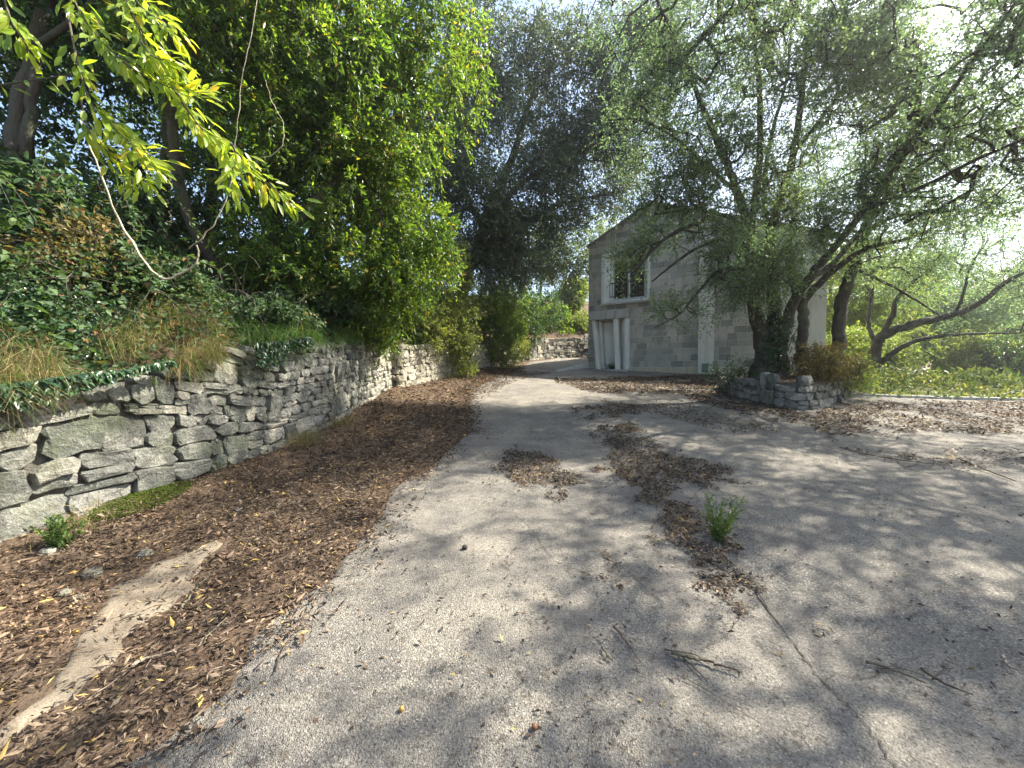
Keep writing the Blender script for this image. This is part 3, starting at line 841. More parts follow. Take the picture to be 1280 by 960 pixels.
# porch: leaning jamb on the left, two columns on the right, lintel slab, pale double door behind
hbox("lintel", lt0 - .06, lt1 + .03, dz1 - .02, lz1 + .02, -.05, .32, M['concrete'], house, .012)
hbox("jamb", dt0 - .10, dt0 + .05, 1.45, dz1 - .022, -.30, .26, M['whitepaint'], house, .01, taper=(.24, .24))
hbox("jamb", dt0 + .08, dt0 + .21, 1.45, dz1 - .022, -.26, -.08, M['plaster'], house, .01, taper=(.16, .16))
c0, _ = fpt(770.5, 430); c1, _ = fpt(776, 430); c2, _ = fpt(783.2, 430); c3, _ = fpt(786.4, 430)
hbox("column", c0 - .05, c1 - .05, 1.45, dz1 - .022, -.02, .26, M['whitepaint'], house, .012, taper=(.10, .10))
hbox("column", c1 + .06, c1 + .17, 1.45, dz1 - .022, -.25, .02, M['plaster'], house, .012, taper=(.05, .05))
hbox("column", c2 - .02, c3 + .02, 1.45, dz1 - .022, -.05, .24, M['whitepaint'], house, .012, taper=(.02, .02))
dm = dt0 + .48 * (dt1 - dt0)
for (a, b) in ((dt0 + .12, dm - .006), (dm + .006, dt1 - .06)):
    dr = hbox("door", a, b, 1.50, dz1 - .10, -.34, -.29, M['whitepaint'], house, .004)
    hbox("door_panel", a + .08, b - .08, 1.72, 2.35, -.289, -.275, M['whitepaint'], dr, .004)
    hbox("door_panel", a + .08, b - .08, 2.45, dz1 - .2, -.289, -.275, M['whitepaint'], dr, .004)
for k in range(9):
    t = dt0 + .12 + k * .085
    hbox("vent_slot", t, t + .05, dz1 - .075, dz1 - .035, -.30, -.275, M['concrete'], house)
hbox("step", dt0 - .05, dt1 + .05, 1.3, 1.62, -.38, .42, M['concrete'], house, .015)

# low concrete side wall of the ramp left of the house
ra = np.array([1.75, 15.2]); rb = np.array([3.55, 17.0]); rt = nrm(rb - ra); rn = np.array([rt[1], -rt[0]])
V = []
for k in range(9):
    u = k / 8; p = ra + (rb - ra) * u; z0 = float(gz(*p)) - .15; top = 1.55 + .38 * u + .02
    for q, zz in ((p, z0), (p, top), (p - rn * .16, top), (p - rn * .16, z0)): V.append((q[0], q[1], zz))
Fc = []
for k in range(8):
    for j in range(4): Fc.append((k * 4 + j, k * 4 + (j + 1) % 4, k * 4 + 4 + (j + 1) % 4, k * 4 + 4 + j))
Fc += [(3, 2, 1, 0), (32, 33, 34, 35)]
rw = pyobj("ramp_wall", V, Fc, M['concrete']); tag(rw, "low grey concrete ramp wall rising to the left corner of the house", "low wall")

# ------------------------------------------------------------------ planter wall round the big tree
pl_pts = [P(898, 489, 10.9), P(912, 497, 9.4), P(950, 508, 8.35), P(998, 516, 7.75), P(1025, 513, 7.95), P(1050, 507, 8.6), P(1064, 500, 9.6), P(1050, 495, 10.6)]
PL = catmull([(p.x, p.y) for p in pl_pts], 7)
PLTOP = 1.36
def pl_h(y):
    return np.full(np.shape(y), 0.0) + .5
planter = empty("planter_wall", (6.1, 8.2, .8), "curved low planter wall of rough grey stones round the foot of the big tree", "planter wall")
plf = lambda x, y: float(gz(x, y))
def hplant(y): return np.clip(PLTOP - 0.1 * np.asarray(y, float), .22, .6)
def pl_core():
    wall_core("core", PL, plf, hplant, planter, thick=.4, batter=.05)
pl_core()
n5 = rubble_wall(planter, PL, hplant, lambda s, t: (.27, .15), [M['stonedark'], M['stone']], seed=5000, gap=.008, cut=.016, limit=290, top_rough=.03)
# earth in the planter
cx, cy = PL[:, 0].mean(), PL[:, 1].mean() + .6
V = [(cx, cy, PLTOP + .12)]; Fc = []
ring = list(PL) + [np.array([8.4, 11.4]), np.array([6.6, 11.8])]
for r_, zz in ((.55, PLTOP + .08), (.96, PLTOP - .05)):
    for p in ring: V.append((cx + (p[0] - cx) * r_, cy + (p[1] - cy) * r_, zz))
n = len(ring)
for i in range(n):
    j = (i + 1) % n; Fc += [(0, 1 + i, 1 + j), (1 + i, 1 + n + i, 1 + n + j, 1 + j)]
pyobj("planter_soil", V, Fc, M['soil'], None, True, "structure")

# kerb on the right
kerb = empty("kerb", tuple(KA), None, None)
kerb["kind"] = "structure"
kb = None
for k in range(26):
    a = KA + kd * (k * 1.0 + .004); b = KA + kd * (k * 1.0 + .988)
    V = []
    for p in (a, b):
        zg = float(gz(p.x, p.y))
        for off, dz in ((-.0, -.15), (-.0, .06), (.018, .07), (.12, .07), (.12, -.15)):
            V.append((p.x + kn.x * off, p.y + kn.y * off, zg + dz + random.uniform(-.004, .004)))
    Fc = [(i, (i + 1) % 5, 5 + (i + 1) % 5, 5 + i) for i in range(5)] + [(4, 3, 2, 1, 0), (5, 6, 7, 8, 9)]
    pyobj("kerb_stone", V, Fc, M['concrete'], kerb)

# ------------------------------------------------------------------ plants
def anchors_in(blobs, thr=-.12, freq=.9):
    """twig points inside ellipsoids, thinned by noise so that the crown has gaps and clumps"""
    out = []; cen = []
    for (c, r, n) in blobs:
        c = np.array(c, float); r = np.array(r, float); k = 0; tries = 0
        while k < n and tries < n * 6:
            tries += 1
            v = rng.normal(size=3); v /= np.linalg.norm(v)
            p = c + v * r * rng.random() ** .42
            if noise.noise(Vector(p) * freq) < thr: continue
            out.append(p); cen.append(c); k += 1
    return np.array(out), np.array(cen)

def skeleton(limb_nodes, anchors, step=.45, sag=.06):
    """connect every anchor to the nearest wood already there"""
    pos = [np.array(p) for p in limb_nodes]; par = [-1] * len(pos)
    L = np.array(pos)
    order = np.argsort([np.min(((L - a) ** 2).sum(1)) for a in anchors])
    cap = len(pos) + len(anchors) * 14; buf = np.zeros((cap, 3)); buf[:len(pos)] = L; n = len(pos)
    ends = np.zeros(len(anchors), int)
    for ai in order:
        a = anchors[ai]
        d = np.linalg.norm(buf[:n] - a, axis=1); k = int(np.argmin(d)); D = d[k]
        m = max(1, min(12, int(D / step)))
        prev = k; p0 = buf[k].copy()
        side = rng.normal(size=3) * .08 * D
        for j in range(1, m + 1):
            u = j / m
            q = p0 + (a - p0) * u + side * math.sin(u * pi) + np.array([0, 0, sag * D * math.sin(u * pi)])
            buf[n] = q; par.append(prev); prev = n; n += 1
        ends[ai] = prev
    return buf[:n], np.array(par), ends

def wood_mesh(name, pos, par, n_limb, mat, parent, rmin=.004, rmax=.07, p=2.3):
    n = len(pos); w = np.zeros(n); w[n_limb:] = 0
    cnt = np.ones(n) * 1.0
    for i in range(n - 1, n_limb - 1, -1):
        if par[i] >= n_limb: cnt[par[i]] += cnt[i]
    r = np.clip(rmin * cnt ** (1 / p), rmin, rmax)
    idx = np.arange(n_limb, n); A = pos[par[idx]]; B = pos[idx]
    rb = r[idx]; ra = np.where(par[idx] >= n_limb, r[par[idx]], rb * 1.15); ra = np.minimum(ra, rb * 1.6)
    thick = rb > .016
    bag = Bag()
    if thick.any(): bag.add(*frusta(A[thick], B[thick], ra[thick], rb[thick], 6))
    if (~thick).any(): bag.add(*frusta(A[~thick], B[~thick], ra[~thick], rb[~thick], 3))
    return bag

def twig_leaves(anch, cen, per, tl, ll, lw, out_bias=.6, up=.25, droop=.25, spread=.9, side_twigs=3, six=False, lvar=.3, nup=.8):
    """every anchor carries a spray: side twigs and the leaves along them"""
    m = len(anch)
    A = np.repeat(anch, side_twigs, 0); C = np.repeat(cen, side_twigs, 0)
    D = nrm(nrm(A - C + 1e-6) * out_bias + rdir(len(A)) * .8 + np.array([0, 0, up]))
    Ltw = tl * (.6 + .8 * rng.random(len(A)))
    K = max(1, per // side_twigs)
    u = (rng.random((len(A), K)) * .9 + .1)
    base = A[:, None] + D[:, None] * (Ltw[:, None] * u)[..., None]
    base[..., 2] -= droop * (Ltw[:, None] * u) ** 2 / max(tl, .01)
    base = base.reshape(-1, 3); Dl = np.repeat(D, K, 0)
    tip = A + D * Ltw[:, None]; tip[:, 2] -= droop * Ltw ** 2 / max(tl, .01)
    n = len(base)
    dl = nrm(Dl * .7 + rdir(n) * spread - np.array([0, 0, droop * .8]))
    N = rdir(n, nup)
    L = ll * (1 - lvar + 2 * lvar * rng.random(n)); W = lw * (1 - lvar + 2 * lvar * rng.random(n))
    V, Fc = (leaves6 if six else leaves)(base + rng.normal(size=(n, 3)) * .012, dl, N, L, W)
    return V, Fc, (A, tip)

def plant(name, label, cat, base, stems, blobs, leaf, wood='bark', group=None, thr=-.12, freq=.9, twig_r=.0022, sides=10, rmax=.06, step=.45, twigs=True, sag=.06, crown_mat=None):
    """tree or shrub: > trunk, limb..., twigs, crown"""
    root = empty(name, tuple(base), label, cat, group)
    nodes = []
    for i, st in enumerate(stems):
        c = catmull([q[:3] for q in st], 6); r = np.interp(np.linspace(0, len(st) - 1, len(c)), np.arange(len(st)), [q[3] for q in st])
        c[1:-1] += rng.normal(size=(len(c) - 2, 3)) * (r[1:-1, None] * .12)
        V, Fc = tube(c, r, sides if r.max() > .05 else 7, .22)
        mesh_obj("trunk" if i == 0 else "limb", V, Fc, M[wood], root, True)
        nodes.extend(list(c[len(c) // 4:]) if i == 0 else list(c[2:]))
    an, ce = anchors_in(blobs, thr, freq)
    nodes = np.array(nodes)
    pos, par, ends = skeleton(nodes, an, step, sag)
    bag = wood_mesh("twigs", pos, par, len(nodes), None, root, rmin=.0062 if name == 'oak_tree' else .004, rmax=rmax)
    V, Fc, (A, tip) = twig_leaves(an, ce, **leaf)
    if twigs:
        bag.add(*frusta(A[::2], tip[::2], np.full(len(A[::2]), twig_r), np.full(len(A[::2]), twig_r * .5), 3))
    bag.build("twigs", M[wood if not wood == 'bark' else 'bark'], root, False, "stuff")
    mesh_obj("crown", V, Fc, crown_mat, root, False, "stuff")
    return root

def pp(px, py, Y, r): p = P(px, py, Y); return (p.x, p.y, p.z, r)
def bl(px, py, Y, rx, ry, rz, n): p = P(px, py, Y); return ((p.x, p.y, p.z), (rx, ry, rz), n)

# --- the big many-stemmed tree in the planter
stems = [
    [(5.75, 9.0, 1.2, .30), pp(957, 455, 9.0, .27), pp(955, 425, 9.0, .19), pp(945, 385, 9.0, .14), pp(938, 335, 8.9, .125), pp(936, 285, 8.8, .11)],
    [pp(936, 290, 8.8, .10), pp(922, 240, 8.7, .085), pp(900, 185, 8.5, .065), pp(868, 110, 8.2, .045), pp(838, 40, 7.8, .03), pp(805, -40, 7.3, .02)],
    [pp(937, 292, 8.8, .095), pp(945, 240, 8.9, .08), pp(950, 170, 8.8, .06), pp(948, 90, 8.5, .045), pp(935, 0, 8.1, .03), pp(930, -70, 7.7, .02)],
    [(5.95, 9.05, 1.2, .26), pp(968, 440, 9.05, .19), pp(968, 390, 9.1, .14), pp(966, 340, 9.2, .12), pp(962, 300, 9.3, .11), pp(975, 250, 9.3, .09), pp(992, 190, 9.2, .075), pp(1003, 110, 8.9, .055), pp(1010, 20, 8.4, .035), pp(1020, -60, 8, .02)],
    [pp(964, 305, 9.3, .07), pp(955, 250, 9.6, .06), pp(962, 180, 9.8, .045), pp(985, 90, 9.6, .03), pp(990, 0, 9.2, .018)],
    [(6.1, 8.9, 1.2, .22), pp(975, 435, 8.85, .14), pp(988, 385, 8.7, .105), pp(1010, 350, 8.5, .09), pp(1042, 310, 8.3, .072), pp(1082, 260, 8.0, .058), pp(1130, 195, 7.5, .045), pp(1185, 120, 6.9, .032), pp(1250, 30, 6.2, .026), pp(1320, -60, 5.6, .015)],
    [pp(1010, 350, 8.5, .07), pp(1040, 330, 8.9, .058), pp(1080, 285, 9.2, .046), pp(1135, 225, 9.2, .045), pp(1200, 160, 8.9, .03), pp(1275, 90, 8.4, .018)],
    [pp(936, 288, 8.8, .06), pp(905, 270, 8.5, .05), pp(868, 280, 8.1, .04), pp(832, 298, 7.8, .032), pp(805, 325, 7.6, .024), pp(780, 345, 7.5, .015)],
    [pp(938, 325, 8.9, .055), pp(905, 300, 8.9, .045), pp(868, 312, 8.7, .034), pp(842, 330, 8.5, .026), pp(815, 352, 8.3, .015)],
    [pp(940, 340, 8.9, .045), pp(905, 335, 8.4, .036), pp(875, 362, 8.1, .026), pp(850, 392, 7.9, .018), pp(818, 410, 7.8, .011)],
    [pp(922, 240, 8.7, .05), pp(880, 205, 8.9, .04), pp(840, 170, 8.9, .03), pp(800, 150, 8.8, .02), pp(760, 150, 8.7, .012)],
    [pp(992, 190, 9.2, .05), pp(1040, 130, 8.8, .04), pp(1090, 60, 8.2, .03), pp(1140, -20, 7.5, .018)],
    [pp(1085, 260, 8.0, .05), pp(1150, 235, 7.4, .04), pp(1220, 200, 6.8, .028), pp(1290, 170, 6.3, .016)],
]
blobs = [bl(900, 120, 8.4, 1.7, 1.8, 1.9, 190), bl(830, 130, 8.2, 1.3, 1.6, 1.9, 130), bl(960, 60, 8.6, 1.8, 2.0, 1.8, 190), bl(1050, 90, 8.2, 1.9, 1.9, 1.9, 210),
         bl(1140, 130, 7.4, 1.8, 1.9, 1.7, 210), bl(1230, 100, 6.6, 1.7, 1.9, 1.8, 200), bl(1090, 200, 8.3, 1.7, 1.8, 1.2, 170), bl(1200, 220, 7.2, 1.6, 1.7, 1.0, 170),
         bl(860, 255, 8.3, 1.0, 1.0, .8, 60), bl(815, 325, 7.9, .65, .7, .4, 36), bl(930, 335, 8.2, .75, .7, .62, 170), bl(965, 350, 8.4, .5, .5, .5, 50), bl(845, 392, 8.0, .5, .45, .25, 26),
         bl(1010, 260, 8.9, 1.1, 1.2, .9, 80), bl(950, -40, 6.8, 2.6, 2.4, 1.3, 180), bl(1120, -40, 6.2, 2.6, 2.2, 1.3, 170), bl(880, 30, 6.6, 1.6, 1.2, 1.0, 90), bl(790, 60, 7.6, 1.0, 1.3, 1.3, 70), bl(900, 200, 8.2, 1.1, .9, .7, 90), bl(985, 215, 8.6, 1.1, .9, .8, 90), bl(800, 160, 9, .9, 1, .9, 60), bl(900, 265, 7.9, .8, .6, .5, 45), bl(990, 285, 8.2, .8, .6, .6, 60), bl(1020, 340, 8.6, .45, .4, .6, 45), bl(1145, 20, 6.6, 1.3, 1.2, .8, 90), bl(850, 300, 7.8, .7, .6, .3, 30), bl(835, 240, 8.4, .9, .7, .45, 45), bl(905, 240, 8.2, .8, .7, .5, 40), bl(1230, 25, 6, 1.3, 1.2, .8, 110), bl(1060, 15, 7.6, 1.5, 1.2, .9, 90)]
HOLM = dict(per=62, tl=.50, ll=.055, lw=.025, side_twigs=5, droop=.22, up=.15)
plant("oak_tree", "big many stemmed evergreen oak spreading from the stone planter before the house", "tree", (5.9, 9.0, PLTOP), stems, blobs, HOLM, 'bark', None, -.10, .75, crown_mat=M['holm'], twig_r=.003)

# second stem clump in the planter, right of the big tree
plant("oak_tree", "smaller forked dark trunk in the planter, just right of the big tree", "tree", (7.35, 9.9, PLTOP),
      [[pp(1000, 455, 9.9, .15), pp(1003, 425, 9.9, .125), pp(1003, 385, 9.9, .115), pp(1000, 368, 9.9, .11)],
       [pp(1001, 380, 9.9, .09), pp(1018, 360, 9.8, .085), pp(1045, 335, 9.6, .07), pp(1085, 310, 9.4, .055), pp(1130, 300, 9.2, .035), pp(1180, 280, 9, .02)],
       [pp(1002, 378, 9.9, .085), pp(990, 355, 10, .075), pp(985, 320, 10.1, .06), pp(992, 270, 10.2, .045), pp(1000, 210, 10.2, .03)]],
      [bl(1120, 285, 9.3, 1.4, 1.0, .7, 90), bl(1000, 220, 10.3, 1.3, 1.2, 1.2, 80), bl(1060, 330, 9.8, .7, .7, .35, 30)], HOLM, 'bark', None, crown_mat=M['holm'], twig_r=.003)

plant("oak_tree", "slim dark trunk leaning to the right, standing behind the planter", "tree", tuple(P(1047, 447, 11)),
      [[pp(1045, 462, 11, .19), pp(1048, 420, 11, .16), pp(1052, 375, 11, .145), pp(1066, 335, 10.9, .13), pp(1080, 295, 10.7, .12), pp(1092, 255, 10.4, .10), pp(1115, 205, 10, .085), pp(1150, 150, 9.5, .06), pp(1195, 80, 8.9, .035)],
       [pp(1082, 290, 10.7, .06), pp(1120, 270, 10.5, .05), pp(1180, 262, 10.1, .035), pp(1250, 270, 9.8, .02)],
       [pp(1080, 296, 10.7, .05), pp(1050, 300, 11.2, .04), pp(1030, 270, 11.6, .03), pp(1025, 220, 11.8, .02)],
       [pp(1066, 335, 10.9, .045), pp(1100, 350, 10.6, .035), pp(1140, 372, 10.3, .026), pp(1175, 395, 10.1, .015)]],
      [bl(1120, 180, 10.2, 2.0, 1.6, 1.5, 130), bl(1190, 110, 9.2, 1.9, 1.6, 1.5, 130), bl(1230, 265, 10, 1.5, 1.2, .5, 90), bl(1030, 230, 11.8, 1.3, 1.1, 1.0, 70), bl(1150, 330, 10.6, 1.1, 1.0, .5, 50)],
      HOLM, 'bark', None, crown_mat=M['holm'], twig_r=.003)

plant("oak_tree", "dark tree with a long bough reaching level over the grass", "tree", tuple(P(1093, 462, 13)),
      [[pp(1093, 468, 13, .19), pp(1094, 445, 13, .16), pp(1096, 428, 13, .145), pp(1115, 414, 12.8, .13), pp(1150, 403, 12.5, .115), pp(1195, 392, 12.2, .098), pp(1228, 376, 12, .075), pp(1262, 350, 11.8, .06), pp(1310, 330, 11.6, .03)],
       [pp(1100, 422, 13, .09), pp(1116, 395, 13, .075), pp(1122, 372, 13, .06), pp(1150, 345, 12.8, .045), pp(1195, 315, 12.5, .03)],
       [pp(1095, 458, 13, .10), pp(1115, 442, 12.8, .085), pp(1145, 426, 12.6, .065), pp(1200, 418, 12.2, .045), pp(1275, 416, 11.8, .02)],
       [pp(1195, 392, 12.2, .05), pp(1205, 365, 12.1, .04), pp(1212, 335, 12, .028), pp(1235, 300, 11.8, .018)],
       [pp(1097, 430, 13, .08), pp(1086, 405, 13.2, .065), pp(1090, 360, 13.4, .05), pp(1085, 310, 13.5, .03)]],
      [bl(1210, 320, 12.2, 2.2, 1.5, .9, 130), bl(1275, 350, 11.7, 1.3, 1.2, .8, 80), bl(1140, 345, 12.9, 1.4, 1.2, .8, 80), bl(1090, 320, 13.6, 1.2, 1.2, 1.0, 60), bl(1250, 405, 11.9, 1.2, .9, .35, 40)],
      HOLM, 'bark', None, crown_mat=M['holm'], twig_r=.003)

# --- tree standing beyond the picture's right edge: its crown reaches in at the top and shades the court
plant("oak_tree", "spreading evergreen tree at the right edge of the court, crown hanging over the paving", "tree", (10.2, 1.6, .1),
      [[(10.2, 1.6, .05, .32), (10.0, 1.7, 1.4, .26), (9.6, 1.9, 2.8, .2), (8.9, 2.2, 4.4, .15), (8.0, 2.5, 6.0, .1), (7.0, 2.8, 7.4, .05)],
       [(9.6, 1.9, 2.9, .13), (9.0, 3.0, 4.2, .1), (8.4, 4.2, 5.6, .07), (7.6, 5.2, 6.8, .04)],
       [(9.6, 1.9, 2.9, .13), (9.2, .8, 4.6, .1), (8.3, -.3, 6.0, .06), (7.4, -1.2, 7.0, .03)],
       [(9.8, 1.8, 2.4, .11), (10.8, 2.8, 4.0, .08), (11.6, 3.8, 5.6, .05)]],
      [((7.4, 2.4, 6.9), (2.0, 1.8, 1.4), 240), ((8.0, 4.6, 6.6), (1.9, 1.6, 1.2), 210), ((7.6, -.3, 6.6), (1.9, 1.7, 1.2), 200), ((9.4, 2.0, 6.9), (2.0, 2.4, 1.4), 220), ((5.6, 1.2, 7.6), (1.8, 2.0, .9), 170), ((4.4, 3.2, 8.2), (1.6, 1.6, .8), 110), ((11, 3.8, 6), (1.5, 1.5, 1.1), 80), ((11.8, 6.0, 6.6), (2.1, 2.0, 1.3), 210), ((10.2, 4.2, 7.2), (1.8, 1.8, 1.1), 170), ((12.2, 3.0, 7.4), (2.0, 2.0, 1.2), 150)],
      dict(HOLM, per=30, ll=.085, lw=.04), 'bark', None, .0, 1.15, crown_mat=M['holm'], twig_r=.003)

# --- dark grey green tree over the bend of the drive
OLV = dict(per=40, tl=.7, ll=.12, lw=.048, side_twigs=5, droop=.35, up=.05)
plant("olive_tree", "huge dark grey green tree whose crown hangs over the bend of the drive", "tree", (-2.2, 17.5, 3.0),
      [[(-2.6, 17.6, 2.4, .36), (-2.4, 17.4, 4.2, .30), (-1.7, 17.0, 6.2, .25), (-.8, 16.5, 8.4, .19), (.2, 15.9, 10.6, .13), (1.0, 15.4, 13, .06)],
       [(-1.7, 17, 6.1, .16), (-.2, 16.4, 7.2, .13), (1.2, 15.8, 7.8, .09), (2.6, 15.4, 8.2, .05), (3.8, 15.2, 8.3, .03)],
       [(-.8, 16.5, 8.3, .13), (.9, 16.8, 9.8, .1), (2.8, 17, 11, .06), (4.2, 16.8, 12, .03)],
       [(-1.2, 16.7, 7.4, .12), (-2.2, 15.4, 9.4, .09), (-2.6, 14.4, 11.4, .05)]],
      [((-1.4, 15.2, 11.5), (2.1, 2.0, 2.6), 240), ((.6, 15.0, 8.4), (1.9, 1.8, 1.7), 170), ((2.4, 15.4, 9.6), (1.8, 1.9, 1.9), 190), ((1.2, 15.2, 12.0), (2.6, 2.2, 2.6), 230), ((3.8, 15.6, 11.4), (1.8, 1.8, 2.0), 250), ((4.2, 15.6, 8.6), (1.2, 1.4, .9), 110),
       ((-.8, 15.0, 7.0), (1.3, 1.4, 1.2), 140), ((.9, 16.3, 6.4), (1.4, 1.5, .9), 150), ((2.2, 16.8, 6.3), (.9, 1.2, .9), 80), ((4.6, 14.8, 13.4), (2.2, 2, 1.8), 160), ((-3.2, 14.6, 9.5), (1.6, 1.4, 2.6), 230), bl(585, 110, 13.0, 1.3, .9, 1.7, 210), bl(595, 250, 13.2, 1.2, .8, 1.4, 200), bl(640, 330, 14.5, 1.2, .8, .7, 110), bl(598, 320, 14.2, .9, .7, .9, 130), bl(570, 200, 13.4, .9, .8, 1.2, 110), bl(680, 190, 13.8, 1.3, .9, 1.2, 190), bl(655, 290, 14.5, 1.2, .8, .8, 140), bl(745, 180, 14.2, 1.2, .9, 1.1, 150), bl(700, 70, 13.6, 1.5, .9, 1.3, 180), bl(600, 20, 13.4, 1.4, .9, 1.3, 150), bl(790, 90, 14, 1.4, .9, 1.7, 190), bl(845, 30, 13.5, 1.3, .9, 1.2, 110), bl(700, 262, 15, 1.0, .8, .7, 90)],
      OLV, 'bark', None, -.14, .6, crown_mat=M['olive'], rmax=.09, twigs=False)

# --- glossy laurel mass over the wall on the left
LAU = dict(per=60, tl=.36, ll=.098, lw=.036, side_twigs=5, droop=.45, up=.05, spread=.8)
plant("laurel_tree", "big glossy green laurel with sunlit leaves leaning out over the wall", "tree", (-4.6, 7.4, 2.4),
      [[(-4.8, 7.6, 1.9, .2), (-4.6, 7.5, 3.0, .17), (-4.4, 7.3, 4.4, .14), (-4.0, 7.0, 6.0, .09), (-3.6, 6.6, 7.6, .05)],
       [(-4.5, 7.4, 3.6, .09), (-3.6, 7.2, 4.6, .07), (-2.8, 7.4, 5.4, .04)],
       [(-4.7, 7.5, 2.4, .1), (-5.0, 6.2, 3.8, .08), (-4.6, 5.4, 5.4, .05), (-4.2, 5.0, 7, .03)]],
      [((-3.9, 6.8, 5.4), (1.2, 1.4, 1.3), 210), ((-2.9, 7.4, 5.0), (1.1, 1.3, 1.3), 210), ((-2.6, 7.8, 3.5), (.95, 1.2, .95), 170), ((-3.5, 6.2, 6.9), (1.5, 1.5, 1.2), 250), ((-2.0, 7.6, 6.6), (1.2, 1.3, 1.3), 210), ((-4.0, 6.9, 3.6), (.8, .9, .8), 100),
       ((-4.3, 5.2, 6.2), (1.0, 1.0, 1.0), 120), ((-1.9, 8.4, 4.2), (.8, 1.0, .9), 110), ((-3.0, 6.4, 8.2), (1.7, 1.6, 1.0), 210), ((-1.4, 8.0, 7.9), (1.0, 1.3, 1.0), 100), ((-3.3, 8.6, 2.7), (.8, 1.2, .7), 110)],
      LAU, 'barkgrey', None, -.16, 1.0, crown_mat=M['laurel'])

# --- dark woodland on the left bank, trunk by trunk
DRK = dict(per=36, tl=.55, ll=.125, lw=.06, side_twigs=4, droop=.3, up=.1)
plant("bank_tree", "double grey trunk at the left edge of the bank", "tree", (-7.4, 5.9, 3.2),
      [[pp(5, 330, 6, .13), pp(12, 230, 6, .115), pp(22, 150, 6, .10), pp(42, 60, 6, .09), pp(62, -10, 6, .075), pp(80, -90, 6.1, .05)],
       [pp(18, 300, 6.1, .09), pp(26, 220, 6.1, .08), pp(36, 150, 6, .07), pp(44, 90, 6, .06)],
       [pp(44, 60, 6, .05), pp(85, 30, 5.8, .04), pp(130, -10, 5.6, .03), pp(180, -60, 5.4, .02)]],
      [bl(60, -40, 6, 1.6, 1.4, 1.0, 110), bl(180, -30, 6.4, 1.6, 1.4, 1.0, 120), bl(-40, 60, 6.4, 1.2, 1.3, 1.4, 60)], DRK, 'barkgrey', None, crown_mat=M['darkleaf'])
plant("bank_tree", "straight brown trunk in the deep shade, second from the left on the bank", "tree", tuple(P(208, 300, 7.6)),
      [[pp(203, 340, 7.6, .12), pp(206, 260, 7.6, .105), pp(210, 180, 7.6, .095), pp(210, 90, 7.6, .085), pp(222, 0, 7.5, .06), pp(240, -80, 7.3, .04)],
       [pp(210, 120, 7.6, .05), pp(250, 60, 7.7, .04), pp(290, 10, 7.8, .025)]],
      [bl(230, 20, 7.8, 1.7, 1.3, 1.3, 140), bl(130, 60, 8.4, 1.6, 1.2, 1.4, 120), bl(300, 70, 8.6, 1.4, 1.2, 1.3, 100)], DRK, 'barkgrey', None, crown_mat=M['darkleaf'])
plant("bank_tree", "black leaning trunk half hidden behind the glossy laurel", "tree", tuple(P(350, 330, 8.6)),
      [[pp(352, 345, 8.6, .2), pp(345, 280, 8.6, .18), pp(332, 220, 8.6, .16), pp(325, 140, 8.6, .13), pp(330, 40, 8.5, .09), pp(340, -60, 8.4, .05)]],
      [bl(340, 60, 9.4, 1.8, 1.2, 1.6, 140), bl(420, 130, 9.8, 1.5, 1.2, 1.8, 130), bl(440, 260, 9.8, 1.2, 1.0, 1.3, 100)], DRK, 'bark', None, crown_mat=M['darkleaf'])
k = 0
for (x, y, h, lab) in ((-10.5, 8.5, 7.5, "dark leafy tree deep in the wood behind the double trunk"), (-9.5, 12.5, 8.0, "dark leafy tree in the wood behind the straight brown trunk"), (-6.6, 13.2, 9, "tall dark tree rising behind the glossy laurel"),
                       (-5.4, 16.5, 9, "dark tree filling the gap between laurel and the grey green giant"), (-13, 5.5, 7, "dark bushy tree at the far left behind the bramble bank"), (-8.5, 19, 9, "tall wood tree highest up the left bank")):
    z = hz(x, y)
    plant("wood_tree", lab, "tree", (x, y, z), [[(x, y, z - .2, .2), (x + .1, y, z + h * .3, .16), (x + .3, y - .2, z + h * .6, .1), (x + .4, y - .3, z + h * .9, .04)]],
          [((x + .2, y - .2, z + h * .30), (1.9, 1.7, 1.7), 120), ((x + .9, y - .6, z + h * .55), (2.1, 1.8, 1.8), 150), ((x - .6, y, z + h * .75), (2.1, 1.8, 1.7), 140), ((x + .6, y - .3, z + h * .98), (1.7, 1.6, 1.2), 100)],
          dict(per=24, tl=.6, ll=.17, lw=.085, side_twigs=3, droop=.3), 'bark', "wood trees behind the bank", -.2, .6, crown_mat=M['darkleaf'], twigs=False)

# --- shrubs along the second wall and the bend
SHR = dict(per=42, tl=.3, ll=.062, lw=.032, side_twigs=5, droop=.3, up=.2)
def shrub(name, label, base, blobs, leaf, mat, wood='twig', ns=5, h=1.0, thr=-.2, freq=1.4, group=None, cat="shrub", **kw):
    x, y, z = base; st = []
    for i in range(ns):
        a = rng.random() * 6.28; e = .25 + .3 * rng.random()
        c = blobs[i % len(blobs)][0]
        st.append([(x + cos(a) * .08, y + sin(a) * .08, z - .1, .022), (x * .6 + c[0] * .4 + cos(a) * .1, y * .6 + c[1] * .4 + sin(a) * .1, z * .6 + c[2] * .4, .016), (c[0] + cos(a) * e * .5, c[1] + sin(a) * e * .5, c[2], .009)])
    return plant(name, label, cat, base, st, blobs, leaf, wood, group, thr, freq, .0018, 6, .02, .3, crown_mat=mat, **kw)
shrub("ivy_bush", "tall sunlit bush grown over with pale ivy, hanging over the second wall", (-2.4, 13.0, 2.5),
      [((-1.75, 12.8, 3.2), (.75, 1.1, 1.0), 220), ((-2.1, 12.9, 4.4), (.9, 1.1, 1.1), 240), ((-1.55, 13.2, 2.1), (.5, .9, .7), 130), ((-2.4, 12.6, 5.4), (.9, 1.0, .8), 170), ((-2.5, 11.6, 2.9), (.7, .9, .9), 130)], SHR, M['sunbush'])
